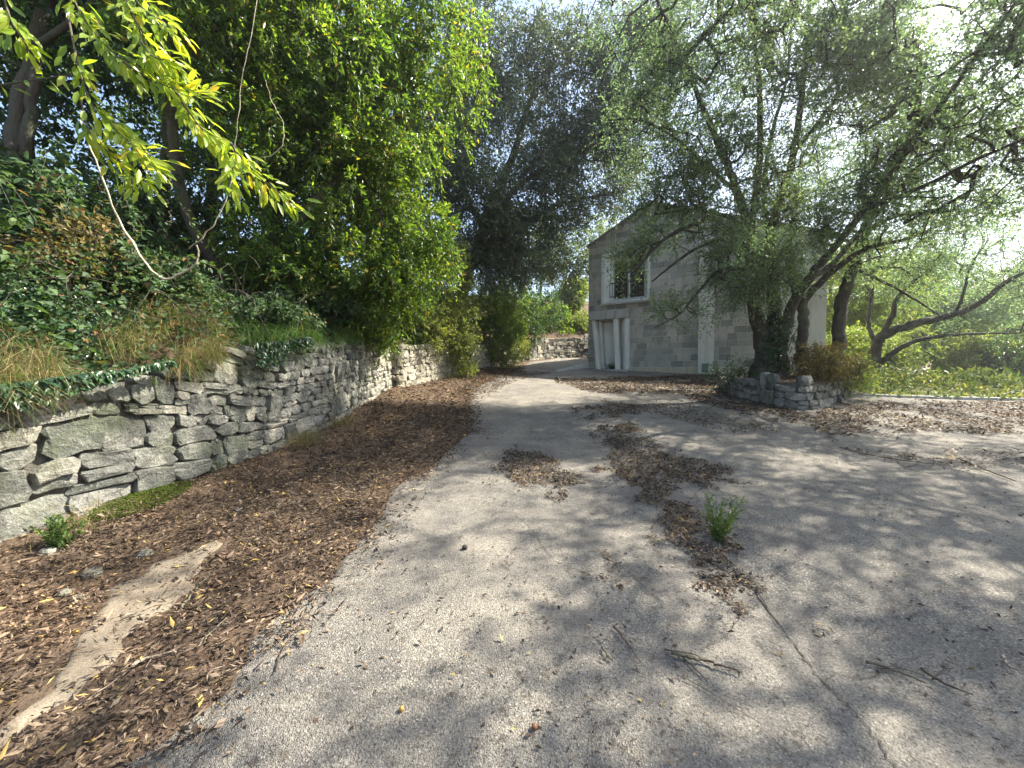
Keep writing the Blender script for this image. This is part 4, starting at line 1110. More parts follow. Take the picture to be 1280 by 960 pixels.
shrub("ivy_bush", "dark shaded bush between the laurel and the sunlit ivy bush", (-3.6, 10.8, 2.4),
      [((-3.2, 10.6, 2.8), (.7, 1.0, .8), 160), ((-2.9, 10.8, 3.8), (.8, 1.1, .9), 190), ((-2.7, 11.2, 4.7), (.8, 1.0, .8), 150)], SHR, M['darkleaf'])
shrub("leafy_shrub", "bright leafy shrub at the turn of the drive, right of the ivy bush", (-1.1, 16.6, 2.6),
      [((-.75, 16.2, 3.0), (.8, .8, .9), 170), ((-.9, 16.5, 4.3), (1.0, .9, 1.0), 190), ((-.1, 17.0, 3.6), (.8, .8, .8), 140), ((-.2, 17.6, 4.9), (1.0, .9, .9), 140)], dict(SHR, ll=.085, lw=.034), M['laurel'])
shrub("leafy_shrub", "low grey green shrub drooping over the foot of the bend wall", (-.35, 16.9, 2.0),
      [((-.25, 16.6, 2.2), (.5, .5, .6), 90), ((.35, 18.0, 2.6), (.5, .6, .6), 80)], dict(SHR, ll=.07, lw=.026), M['sunbush'])
shrub("leafy_shrub", "dark shrub in shade under the grey green giant, above the far wall", (.6, 20.6, 3.2),
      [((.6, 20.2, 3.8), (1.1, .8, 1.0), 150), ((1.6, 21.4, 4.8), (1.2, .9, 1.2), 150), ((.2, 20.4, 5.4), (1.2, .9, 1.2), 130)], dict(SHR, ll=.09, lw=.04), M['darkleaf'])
for (x, y, r, h, lab) in ((3.9, 26.5, 1.0, 2.6, "small yellow green tree glowing in sun beside the left house corner"), (5.8, 29.5, 2.2, 6.5, "sunny yellow green tree rising behind the left roof slope"), (2.2, 30.5, 2.2, 6.5, "tall sunny tree behind the far wall")):
    z = hz(x, y)
    plant("lime_tree", lab, "tree", (x, y, z), [[(x, y, z - .2, .1), (x + .05, y, z + h * .4, .08), (x, y, z + h * .8, .04)]],
          [((x, y, z + h * .55), (r, r, h * .34), 230), ((x + .3, y, z + h * .85), (r * .9, r, h * .22), 150)], dict(per=40, tl=.4, ll=.12, lw=.06, side_twigs=4), 'barkgrey', "sunny trees behind the house", -.2, .8, crown_mat=M['lime'])

# --- planter bushes
shrub("planter_bush", "reddish brown half dry bush growing at the foot of the big tree", (6.75, 8.75, PLTOP + .05),
      [((6.6, 8.5, PLTOP + .35), (.62, .5, .42), 150), ((7.2, 8.9, PLTOP + .3), (.6, .55, .42), 140)], dict(SHR, ll=.045, lw=.02), M['drybush'], ns=8)
shrub("planter_bush", "bright green sprouting bush on the right end of the planter", (7.6, 9.2, PLTOP),
      [((7.65, 9.0, PLTOP + .15), (.5, .5, .38), 110), ((8.1, 9.7, PLTOP + .1), (.6, .6, .45), 110)], dict(SHR, ll=.05, lw=.022), M['lime'], ns=6)
shrub("planter_bush", "thin low bush with dark leaves left of the big trunk", (5.35, 9.4, PLTOP - .1),
      [((5.15, 9.5, PLTOP + .1), (.45, .4, .28), 26), ((5.4, 9.2, PLTOP + .2), (.3, .3, .25), 18)], dict(SHR, ll=.05, lw=.025, per=30), M['ivy'], ns=6)
shrub("planter_bush", "climbing ivy clinging to the big trunk", (5.85, 8.7, PLTOP),
      [((5.82, 8.75, PLTOP + .5), (.22, .16, .5), 60), ((6.0, 8.75, PLTOP + 1.1), (.22, .16, .4), 40)], dict(SHR, ll=.05, lw=.03, per=30, tl=.15), M['ivy'], ns=4)

# --- right hand background: shrubs, wood edge
for (px, Y, rx, rz, zc, mat, lab) in ((1235, 19, 2.0, 1.3, 2.3, 'sunbush', "pale olive green thicket in the sun beyond the grass"), (1180, 23, 2.2, 1.6, 2.6, 'sunbush', "pale thicket behind the level bough"), (1275, 17.5, .9, .9, 2.4, 'darkleaf', "small dark tree by the right end of the meadow"),
                                     (1120, 20, 1.6, 1.3, 2.4, 'lime', "yellow green shrub right behind the bough tree"), (1065, 15.5, 1.0, .9, 2.2, 'lime', "light green shrub beside the white end wall of the house"), (1330, 22, 2.4, 1.8, 2.8, 'sunbush', "pale bushes furthest right beyond the meadow")):
    c = P(px, 440, Y); x = c.x; z = float(gz(x, Y))
    shrub("thicket", lab, (x, Y, z), [((x, Y, zc), (rx, 1.4, rz), int(110 * rx)), ((x + rx * .5, Y + .5, zc + rz * .4), (rx * .7, 1.2, rz * .8), int(60 * rx)), ((x - rx * .6, Y - .2, zc - .3), (rx * .6, 1, rz * .7), int(50 * rx))],
          dict(per=28, tl=.45, ll=.12, lw=.055, side_twigs=4), M[mat], ns=6, freq=.8)
shrub("leafy_shrub", "mid green shrub on the slope behind the far wall", (2.6, 24.6, 3.9), [((2.4, 24.4, 4.6), (1.6, 1, 1.1), 150), ((1.0, 23.6, 5.2), (1.5, 1, 1.3), 140)], dict(SHR, ll=.12, lw=.06, tl=.4), M['laurel'])
shrub("leafy_shrub", "sunny yellow green shrub on the slope beside the house corner", (4.4, 25.4, 3.9), [((4.5, 25.3, 4.4), (1.4, .8, .8), 120), ((6.4, 26, 4.6), (1.6, .8, 1.0), 100)], dict(SHR, ll=.12, lw=.06, tl=.4), M['lime'])
shrub("leafy_shrub", "dark green shrub low in the shade beside the far wall's left end", (-.2, 21.4, 3.5), [((-.1, 21.2, 4.0), (1.3, .9, 1.0), 140), ((-.8, 21.6, 5.2), (1.4, .9, 1.2), 120)], dict(SHR, ll=.11, lw=.05, tl=.35), M['darkleaf'])
mats = ['lime', 'sunbush', 'holm', 'lime', 'laurel']
labs = ["tall sunny tree behind the leaning trunk", "light green tree behind the planter oak's right side", "airy grey green tree over the meadow's back", "yellow green tree at the wood edge, far right", "green tree behind the house's right roof",
        "tall pale tree deepest in the right hand wood", "broad green tree beyond the right end of the kerb", "low spreading yellow green tree behind the tip of the level bough", "pale bushy tree between leaning trunk and level bough", "bushy olive green tree above the pale thicket", "bushy green tree at the far right wood edge"]
for i, (px, Y, h) in enumerate(((1075, 19, 6.5), (1030, 24, 8.0), (1170, 27, 8.0), (1260, 29, 7.5), (960, 30, 10.5), (1110, 33, 10), (1340, 26, 8), (1225, 21, 5.5), (1105, 23, 6.5), (1185, 24.5, 6.5), (1290, 22, 6.5))):
    c = P(px, 440, Y); x = c.x; z = float(gz(x, Y)); s = h / 7
    plant("wood_tree", labs[i], "tree", (x, Y, z), [[(x, Y, z - .2, .2), (x + .1, Y, z + h * .3, .16), (x + .3, Y, z + h * .6, .1), (x + .2, Y, z + h * .9, .04)]],
          [((x, Y, z + h * .34), (2.2 * s, 1.8, 1.7 * s), 130), ((x + 1.1, Y, z + h * .6), (2.2 * s, 1.8, 1.6 * s), 130), ((x - 1.2, Y, z + h * .62), (2.0 * s, 1.8, 1.6 * s), 120), ((x + .2, Y, z + h * .88), (1.9 * s, 1.6, 1.2 * s), 100)],
          dict(per=33, tl=.65, ll=.14, lw=.07, side_twigs=3, droop=.25), 'barkgrey', "wood trees beyond the court", -.1, .5, crown_mat=M[mats[i % 5]], twigs=False)

# ------------------------------------------------------------------ undergrowth of the bank
def path_frames(y0, y1, n):
    """points along the wall line with their uphill normals"""
    T = nrm(np.gradient(PATH, axis=0)); N = np.stack([-T[:, 1], T[:, 0]], -1)
    k = np.where((PATH[:, 1] >= y0) & (PATH[:, 1] <= y1))[0]
    f = rng.random(n) * (len(k) - 1); i = f.astype(int); w = (f - i)[:, None]
    a = PATH[k[i]] * (1 - w) + PATH[k[np.minimum(i + 1, len(k) - 1)]] * w
    nn = nrm(N[k[i]] * (1 - w) + N[k[np.minimum(i + 1, len(k) - 1)]] * w)
    return a, nn
def bank_points(n, y0, y1, d0, d1, pw=1.0):
    a, nn = path_frames(y0, y1, n); d = d0 + (d1 - d0) * rng.random(n) ** pw
    q = a + nn * d[:, None]
    z = hill_z(a[:, 0], a[:, 1], d)
    return np.column_stack([q, z]), d
def nz3(Pts, f, off=0.0): return np.array([noise.noise((p[0] * f + off, p[1] * f, p[2] * f)) for p in Pts])

def blades(Pp, D, L, W, bend):
    """grass blades bending towards D, three triangles each"""
    n = len(Pp); L = L[:, None]; W = W[:, None]
    S = nrm(np.cross(D, rdir(n)))
    up = np.array([[0, 0, 1.0]]); m = Pp + (up * .75 + D * .35) * L * .55
    t = Pp + D * L * (.35 + bend[:, None] * .6) + up * L * (.9 - bend[:, None] * 1.0)
    V = np.stack([Pp - S * W * .5, Pp + S * W * .5, m + S * W * .4, m - S * W * .4, t], 1).reshape(-1, 3)
    o = (np.arange(n) * 5)[:, None]
    return V, [np.concatenate([o + np.array([[0, 1, 2, 3]])]), o + np.array([[3, 2, 4]])]

# broad leaved cover over the whole bank
def cover():
    bag = Bag()
    for (n, y0, y1, d0, d1, hmax, ll, lw) in ((30000, 1.0, 6.5, .1, 4.2, .75, .066, .044), (22000, 6, 20, .1, 4.5, .9, .11, .07), (9000, 0, 22, 3.5, 9, 1.0, .22, .14)):
        q, d = bank_points(n, y0, y1, d0, d1)
        h = hmax * (.25 + .9 * np.clip(nz3(q[:, :3], .9) + .35, 0, 1)) * smooth(-.1, .9, d)
        q[:, 2] += h * rng.random(n) ** .5 + .02
        a = rng.random(n) * 6.28; D = np.stack([np.cos(a), np.sin(a), -.35 + .5 * rng.normal(size=n)], -1)
        N = nrm(rdir(n) * 1.1 + np.array([.25, -.2, .8]))
        sz = np.where(rng.random(n) < .3, 1.25, .65) * (.6 + .6 * rng.random(n)); bag.add(*leaves(q, D, N, ll * sz, lw * sz, .16, .25))
    bag.build("undergrowth", M['bramble'], None, False, "stuff")
cover()
# brambles: arching stems with broad leaves
def bramble(label, c, n_st, r, h, ll=.085, mat='bramble', per=34, name="bramble"):
    ll = ll * .78
    x, y = c; z = hz(x, y) - .02
    root = empty(name, (x, y, z), label, "bramble bush" if name == "bramble" else "plant")
    st = Bag(); B = []; Dd = []
    for i in range(n_st):
        a = rng.random() * 6.28; rr = r * (.4 + .7 * rng.random()); hh = h * (.6 + .6 * rng.random())
        p0 = np.array([x + rng.normal() * .15 * r, y + rng.normal() * .15 * r, z]); e = p0 + np.array([cos(a) * rr, sin(a) * rr, 0])
        us = np.linspace(0, 1, 9); c_ = p0 + (e - p0) * us[:, None]; c_[:, 2] = z + hh * np.sin(us * 2.5) * (1 - .15 * us)
        c_ += rng.normal(size=c_.shape) * .02
        V, Fc = tube(c_, np.linspace(.006, .002, 9), 4, 0, False); st.add(V, Fc)
        u = rng.random(per) * .92 + .08
        pts = np.stack([np.interp(u, us, c_[:, k]) for k in range(3)], -1)
        B.append(pts); Dd.append(np.tile((e - p0) / max(rr, .01), (per, 1)))
    st.build("stems", M['twig'], root, False, "stuff")
    B = np.concatenate(B); Dd = np.concatenate(Dd); Bt = np.repeat(B, 3, 0); n = len(Bt)
    D = nrm(np.repeat(Dd, 3, 0) * .5 + rdir(n) * .9 - np.array([0, 0, .25])); N = nrm(rdir(n) * .6 + np.array([.25, -.25, .9]))
    V, Fc = leaves6(Bt + D * .03, D, N, ll * (.6 + .7 * rng.random(n)), ll * .62 * (.6 + .7 * rng.random(n)))
    mesh_obj("foliage", V, Fc, M[mat], root, False, "stuff")
for lab, c, n_, r, h, ll in (("large bramble thicket at the far left of the bank under the double trunk", (-5.2, 3.3), 40, 1.0, 1.3, .10), ("bramble arching over bare twigs left of the hanging vine", (-4.9, 4.6), 34, .9, 1.3, .09),
                             ("bramble with pale lit leaves under the loop of the vine", (-4.15, 4.5), 34, .75, .7, .085), ("low bramble spilling down over the wall top in the wall's middle", (-3.35, 5.6), 26, .6, .45, .075),
                             ("dark bramble under the laurel at the wall's far half", (-3.5, 7.4), 34, .8, .6, .08), ("bramble hanging over the end of the grey wall", (-3.4, 9.2), 30, .7, .55, .075), ("tall bramble mound beneath the straight brown trunk", (-5.6, 6.2), 40, 1.1, 1.5, .10), ("bramble mound in the dark beside the leaning trunk", (-4.9, 8.3), 34, 1.0, 1.2, .09)):
    bramble(lab, c, n_, r, h, ll)
def tangle():
    q, d = bank_points(260, 1.5, 10, .15, 4); bag = Bag()
    for p in q:
        a = rng.random() * 6.28; L = .3 + .6 * rng.random(); e = p + np.array([cos(a) * L, sin(a) * L, .1 + .5 * rng.random()])
        us = np.linspace(0, 1, 6)[:, None]; c = p + (e - p) * us; c[:, 2] += .35 * np.sin(us[:, 0] * pi) * rng.random() + .15; c += rng.normal(size=c.shape) * .025
        bag.add(*tube(c, np.linspace(.0045, .002, 6) * (.6 + .8 * rng.random()), 4, 0, False))
    bag.build("dead_stems", M['twig'], None, False, "stuff")
tangle()
shrub("dead_bramble", "patch of dead brown bramble leaves in the bank left of the vine", (-4.35, 4.1, hz(-4.35, 4.1)), [((-4.3, 4.05, hz(-4.35, 4.1) + .55), (.4, .4, .35), 60)], dict(SHR, ll=.06, lw=.035, per=24), M['drybush'], ns=6)
# ivy patch with small dark leaves
def ivy_patch():
    root = empty("ivy_patch", (-4.2, 3.4, hz(-4.2, 3.4)), "patch of small dark blue green ivy leaves above the dry grass on the bank", "ivy")
    n = 5200; a = rng.random(n) * 6.28; r = rng.random(n) ** .6
    x = -4.25 + np.cos(a) * r * .6; y = 3.55 + np.sin(a) * r * .95; z = hzv(x, y) + .12 + .33 * (1 - r * r) * rng.random(n) ** .4
    D = rdir(n) * .6 + np.array([.5, -.5, -.2]); N = nrm(rdir(n) * .5 + np.array([.4, -.4, .8]))
    V, Fc = leaves6(np.stack([x, y, z], -1), D, N, .05 * (.6 + .8 * rng.random(n)), .042 * (.6 + .8 * rng.random(n)))
    mesh_obj("foliage", V, Fc, M['ivy'], root, False, "stuff")
    m = 60; A = np.stack([x[:m], y[:m], hzv(x[:m], y[:m])], -1); mesh_obj("stems", *frusta(A, np.stack([x[:m] + .05, y[:m], z[:m]], -1), np.full(m, .003), np.full(m, .0015)), M['twig'], root, False, "stuff")
ivy_patch()
# dry grass tumbling over the wall head, and green tufts
def over_wall(n, y0, y1, mat, name, L0, Wd, lo=-.3, hi=.35):
    a, nn = path_frames(y0, y1, n); d = lo + (hi - lo) * rng.random(n); q = a + nn * np.maximum(d, -.02)[:, None]
    keep = nz3(np.column_stack([q, d]), 1.7, 3.0) > -.12
    q, nn, d, a = q[keep], nn[keep], d[keep], a[keep]; n = len(q)
    z = gz(a[:, 0], a[:, 1]) + wall_h(a[:, 1]) - .03 + .5 * np.maximum(d, 0) + rng.random(n) * .06 - .5 * np.maximum(-d, 0)
    D = nrm(np.column_stack([-nn * (.5 + .5 * rng.random((n, 1))), np.zeros(n)]) + rng.normal(size=(n, 3)) * .55)
    V, Fc = blades(np.column_stack([q, z]), D, L0 * (.5 + rng.random(n)), np.full(n, Wd) * (.6 + .8 * rng.random(n)), rng.random(n) * 1.3 + .2)
    mesh_obj(name, V, Fc, M[mat], None, False, "stuff")
over_wall(13000, 1.6, 4.6, 'drygrass', "dry_grass", .27, .004, -.16, 1.1)
over_wall(5000, 1.6, 10, 'greengrass', "bank_grass", .26, .007, -.2, .7)
# leaves hanging in front of the wall head here and there
def trailing():
    n = 5200; a, nn = path_frames(1.6, 10.2, n); keep = (np.array([noise.noise((p[1] * 1.1, 7.0, p[0])) for p in a]) > -.02) & (a[:, 1] > 1.8)
    a, nn = a[keep], nn[keep]; n = len(a)
    lim = np.where(a[:, 1] < 4.2, .3, 1.0) * .10 + .42 * np.where(a[:, 1] < 4.2, .5, 1.0) * np.clip(np.array([noise.noise((p[1] * 1.6, 2.0, 0)) for p in a]) + .25, 0, 1)
    dz = rng.random(n) ** 1.6 * lim; q = a - nn * (.06 + .05 * rng.random(n))[:, None]
    z = gz(a[:, 0], a[:, 1]) + wall_h(a[:, 1]) + .10 - dz
    D = nrm(np.column_stack([-nn * .3, np.full(n, -.7)]) + rdir(n) * .6); N = nrm(np.column_stack([-nn, np.full(n, .5)]) + rdir(n) * .5)
    V, Fc = leaves(np.column_stack([q, z]), D, N, .055 * (.5 + rng.random(n)), .03 * (.5 + rng.random(n)))
    mesh_obj("trailing_leaves", V, Fc, M['ivy'], None, False, "stuff")
trailing()

# ------------------------------------------------------------------ sunlit branch hanging in front, leaf by leaf
def leaf_template(k):
    L = 1.0; W = (.36, .30, .42)[k]; cu = (.10, .22, .05)[k]
    us = [0, .18, .42, .68, .88, 1.0]; ws = [.02, .62, 1.0, .82, .42, .0]
    V = []; Fc = []
    for u, w in zip(us, ws):
        zc = -cu * u * u * L; V += [(-W / 2 * w, u * L, zc + .10 * w * W), (0, u * L, zc), (W / 2 * w, u * L, zc + .10 * w * W)]
    for i in range(5):
        a = i * 3; Fc += [(a, a + 3, a + 4, a + 1), (a + 1, a + 4, a + 5, a + 2)]
    me = bpy.data.meshes.new("leaf"); me.from_pydata(V, [], Fc); me.update(); me.materials.append(M['brightleaf'])
    return me
LT = [leaf_template(k) for k in range(3)]
def hero():
    root = empty("laurel_sapling", (-5.0, 2.4, hz(-5.0, 2.4)), "sapling leaning in from the left with sunlit yellow green leaves on hanging twigs", "young tree")
    b0 = np.array([-5.0, 2.4, hz(-5.0, 2.4) - .1])
    st = [tuple(b0) + (.05,), (-4.7, 2.5, 2.9, .042), (-4.0, 2.65, 3.9, .034), pp(60, -60, 2.75, .025), pp(120, -45, 2.8, .018), pp(190, -30, 2.9, .01)]
    c = catmull([q[:3] for q in st], 7); r = np.interp(np.linspace(0, 5, len(c)), range(6), [q[3] for q in st])
    V, Fc = tube(c, r, 8, .15); mesh_obj("trunk", V, Fc, M['barkgrey'], root, True)
    axes = [[(85, -40), (95, 5), (122, 45), (165, 85), (220, 112), (262, 116)], [(140, -45), (160, 5), (178, 45), (196, 90), (226, 122), (238, 150)], [(85, 20), (100, 90), (118, 135), (155, 172), (200, 218)],
            [(100, 120), (112, 165), (140, 195), (172, 222), (186, 226)], [(225, 125), (250, 158), (272, 178), (302, 205), (342, 236), (376, 264)], [(-30, 112), (20, 103), (55, 98), (95, 92), (120, 90)], [(290, 180), (296, 198), (288, 218), (286, 238)], [(150, -30), (178, 10), (205, 28), (226, 52)],
            [(0, -20), (12, 20), (25, 45), (38, 64)], [(175, 50), (190, 70), (214, 78), (228, 96)], [(128, 140), (150, 160), (170, 190), (206, 205)]]
    cnt = [46, 44, 28, 26, 40, 9, 18, 22, 16, 22, 24]
    i = 0; more = []
    for k, (ax, n) in enumerate(zip(axes, cnt)):
        Y0 = 2.75 + .12 * math.sin(k * 2.1)
        cc = catmull([tuple(P(px, py, Y0 + .05 * math.sin(j * 1.7 + k))) for j, (px, py) in enumerate(ax)], 6)
        V, Fc = tube(cc, np.linspace(.007, .002, len(cc)), 5, .1)
        br_ = mesh_obj("branch", V, Fc, M['twig'], root, True)
        more.append((cc, n * 2 if k != 5 else 6))
        for j in range(n):
            u = (.16 + .84 * (j + .5) / n) if k != 5 else (.1 + .85 * (j + .5) / n)
            f = u * (len(cc) - 1); a = int(min(f, len(cc) - 2)); p = cc[a] + (cc[a + 1] - cc[a]) * (f - a); t = nrm(cc[min(a + 1, len(cc) - 1)] - cc[a])
            sd_ = rng.normal(size=3); sd_ -= t * (sd_ @ t); sd_ = nrm(sd_)
            d = nrm(t * .75 + sd_ * .75 + np.array([0, 0, -.18 if k != 5 else -.9])); up = nrm(rng.normal(size=3) * .55 + np.array([.3, -.45, .75]))
            s = nrm(np.cross(d, up)); w = np.cross(s, d)
            o = bpy.data.objects.new("leaf", LT[i % 3]); sc = (.082 + .042 * rng.random()) * (1 if k != 5 else .9)
            from mathutils import Matrix
            m = Matrix(((s[0], d[0], w[0], p[0] + sd_[0] * .012), (s[1], d[1], w[1], p[1] + sd_[1] * .012), (s[2], d[2], w[2], p[2] + sd_[2] * .012), (0, 0, 0, 1)))
            link(o, br_); o.matrix_basis = m @ Matrix.Diagonal((sc * (.7 if k == 5 else 1), sc, sc, 1)); i += 1
    bag = Bag()
    for cc, n in more:
        f = (.15 + .85 * rng.random(n)) * (len(cc) - 1.001); a = f.astype(int); w = (f - a)[:, None]; p = cc[a] * (1 - w) + cc[a + 1] * w
        off = rdir(n) * (.02 + .09 * rng.random((n, 1))); D = nrm(off * 8 + nrm(cc[a + 1] - cc[a]) * .7 + np.array([0, 0, -.15]))
        bag.add(*leaves6(p + off, D, nrm(rdir(n) * .55 + np.array([.3, -.45, .75])), .07 + .05 * rng.random(n), .026 + .014 * rng.random(n)))
    bag.build("foliage", M['bright'], root, False, "stuff")
    return i
print("hero leaves", hero())

# pale vine hanging in a loop
def vine(label, pts, Y, r, name="hanging_vine"):
    c = catmull([tuple(P(x, y, Y + (q[0] if q else 0))) for x, y, *q in pts], 7)
    c = c + np.array([[noise.noise((i * .31, 0, 2)), 0, noise.noise((i * .31, 7, 2))] for i in range(len(c))]) * .016
    V, Fc = tube(c, np.interp(np.linspace(0, 1, len(c)), [0, .5, 1], r) * np.array([1 + .35 * noise.noise((i * .6, 3, 0)) for i in range(len(c))]), 7, .3)
    o = mesh_obj(name, V, Fc, M['vine'], None, True); tag(o, label, "vine")
vine("pale bare vine hanging in a deep loop in front of the bank", [(100, 150), (112, 182), (124, 212), (143, 262), (168, 308), (192, 340), (208, 349), (228, 341), (244, 330), (248, 318), (246, 306)], 3.0, (.005, .0075, .006))
vine("thin grey vine rising from the loop to the top of the laurel", [(236, 311), (256, 294), (272, 272), (287, 236), (293, 200), (297, 150), (303, 95), (314, 45), (325, -30)], 3.05, (.0055, .003, .002))
vine("thin brown vine curling beside the right tip of the bright branch", [(303, 206), (325, 199), (345, 190), (355, 175), (352, 150), (338, 122), (332, 100)], 3.3, (.003, .003, .0015))

# ------------------------------------------------------------------ ground dressing
def gsurf(x, y):
    on = (x > road_left(y) - .05) & (x < road_right(y))
    rise = .10 * smooth(1.1, .1, x - path_x(y)) * (y < 16)
    return gz(x, y) + np.where(on, .010, rise)
def scatter_litter(n, x, y, L, W, lift=.03, mat='litter'):
    z = gsurf(x, y) + .004 + lift * rng.random(n) ** 2
    a = rng.random(n) * 6.28; D = np.stack([np.cos(a), np.sin(a), rng.normal(size=n) * .22], -1)
    N = nrm(rdir(n) * .55 + np.array([0, 0, 1.0]))
    cu = rng.normal(size=(n, 1)) * .25
    return leaves(np.stack([x, y, z], -1), D, N, L, W, .25, cu)
def litter():
    bag = Bag()
    # the verge between wall and drive
    for (y0, y1, dens, sc) in ((.5, 2.4, 3700, 1.0), (2.4, 4.5, 3600, 1.02), (4.5, 8, 1700, 1.3), (8, 17, 420, 2.1)):
        A = (y1 - y0) * 3.4; n = int(A * dens)
        y = y0 + (y1 - y0) * rng.random(n); xl = path_x(y) - .0; xr = road_left(y) + .25
        x = xl + (xr - xl) * rng.random(n)
        e = np.array([noise.noise((p * 3.1, q * 3.1, 0)) for p, q in zip(x, y)]); e2 = np.array([noise.noise((p * 11, q * 11, 4)) for p, q in zip(x, y)])
        keep = (x < road_left(y) - .06 + .16 * e + .12 * e2 + .30 * rng.random(n) ** 4) & (e2 * .6 + e * .6 + .25 * rng.random(n) > -.30)
        keep &= ~(inside(STREAK, x + .11 * e2 + .08 * e, y + .30 * e2 + .1 * e) & (rng.random(n) > .10 + .45 * (np.abs(e2) > .27)))
        keep &= ~((x < xl + .45 + .3 * e) & (rng.random(n) < .55) & (y < 7))
        x, y = x[keep], y[keep]; n = len(x)
        k = rng.random(n)
        L = sc * np.where(k < .62, .010 + .022 * rng.random(n), np.where(k < .96, .026 + .026 * rng.random(n), .05 + .022 * rng.random(n))); W = L * np.where(rng.random(n) < .7, .14 + .14 * rng.random(n), .30 + .14 * rng.random(n))
        bag.add(*scatter_litter(n, x, y, L, W, .045))
    # drifts on the drive
    for pts, dens, sc in DRIFTS:
        poly = gpoly(pts); (xa, ya), (xb, yb) = poly.min(0) - .4, poly.max(0) + .4
        n = int((xb - xa) * (yb - ya) * dens); x = xa + (xb - xa) * rng.random(n); y = ya + (yb - ya) * rng.random(n)
        j = np.array([(noise.noise((p * 4, q * 4, 1)), noise.noise((p * 4, q * 4, 9)), noise.noise((p * 1.8, q * 1.8, 5)), noise.noise((p * 13, q * 13, 2))) for p, q in zip(x, y)])
        far = rng.random(n) < .12; amp = np.where(far, 2.6, 1.0)
        keep = inside(poly, x + .22 * amp * j[:, 0] + .12 * j[:, 3], y + .30 * amp * j[:, 1] + .14 * j[:, 3]) & ((j[:, 2] + .5 * j[:, 3] > -.25) | (far & (rng.random(n) < .3))); x, y = x[keep], y[keep]; n = len(x)
        L = sc * (.011 + .030 * rng.random(n) ** 1.7); W = L * (.16 + .24 * rng.random(n))
        bag.add(*scatter_litter(n, x, y, L, W, .028))
    # single bits blown over the whole court
    n = 15000; y = .8 + 11 * rng.random(n) ** 1.6; x = road_left(y) + (np.minimum(y * 1.4 + 1.2, road_right(y)) - road_left(y)) * rng.random(n)
    e = np.array([noise.noise((p * 1.1, q * 1.1, 3)) for p, q in zip(x, y)]); k = e + .5 * rng.random(n) > .22; x, y = x[k], y[k]; n = len(x)
    L = .008 + .028 * rng.random(n) ** 2; bag.add(*scatter_litter(n, x, y, L, L * (.25 + .25 * rng.random(n)), .008))
    bag.build("leaf_litter", M['litter'], None, False, "stuff")
sl_px = [(-60, 960), (0, 905), (60, 852), (95, 802), (130, 747), (170, 716), (215, 690), (262, 678), (292, 671)]
sr_px = [(-60, 990), (0, 938), (70, 897), (112, 857), (172, 802), (218, 765), (243, 735), (262, 705), (294, 676)]
STREAK = np.vstack([gpoly(sl_px), gpoly(sr_px)[::-1]])
def streak():
    a = catmull(gpoly(sl_px), 8); b = catmull(gpoly(sr_px), 8); us = np.linspace(-.12, 1.12, 18)
    XY = a[:, None] + (b - a)[:, None] * us[None, :, None]
    jj = np.array([[noise.noise((p[0] * 7, p[1] * 7, 0)) for p in r_] for r_ in XY])
    edge = np.minimum(us + .12, 1.12 - us)[None] * np.linalg.norm(b - a, axis=1)[:, None]
    Z = gsurf(XY[..., 0], XY[..., 1]) + .011 - .05 * smooth(.16, -.01, edge + .14 * jj) + .010 * jj
    V = np.concatenate([XY, Z[..., None]], -1).reshape(-1, 3); n, m = jj.shape; i = np.arange(n * m).reshape(n, m)
    q = np.stack([i[:-1, :-1], i[:-1, 1:], i[1:, 1:], i[1:, :-1]], -1).reshape(-1, 4)
    mesh_obj("washed_dirt", V, q, M['sand'], None, True, "structure")
streak()
DRIFTS = [([(622, 568), (650, 560), (700, 580), (742, 602), (705, 626), (655, 612), (628, 590)], 7000, 1.25),
          ([(712, 512), (790, 504), (802, 520), (742, 527)], 2200, 1.7),
          ([(735, 542), (795, 530), (830, 568), (900, 588), (928, 604), (880, 612), (832, 602), (850, 628), (885, 655), (945, 668), (932, 690), (888, 690), (950, 735), (938, 752), (890, 762), (878, 730), (858, 690), (832, 680), (822, 640), (790, 612), (752, 590), (772, 560)], 7000, 1.25),
          ([(752, 690), (800, 698), (832, 722), (800, 738), (765, 722)], 6500, 1.0),
          ([(690, 474), (940, 468), (1003, 522), (985, 530), (880, 506), (850, 492), (740, 492)], 1300, 2.6),
          ([(1000, 524), (1062, 502), (1290, 503), (1300, 545), (1150, 540), (1030, 548)], 1500, 2.1),
          ([(1060, 560), (1160, 572), (1290, 560), (1290, 585), (1150, 590)],900, 1.6),
          ([(832, 820), (900, 835), (928, 850), (880, 856), (835, 835)], 6500, 1.0),
          ([(1090, 838), (1150, 846), (1215, 874), (1160, 866)], 900, 1.0), ([(982, 818), (1008, 822), (1000, 834), (984, 830)], 1800, 1.0),
          ([(600, 462), (690, 466), (640, 478), (600, 500), (560, 500)], 1000, 2.0), ([(740, 500), (860, 506), (1000, 540), (930, 545), (820, 520)], 900, 1.7)]
litter()

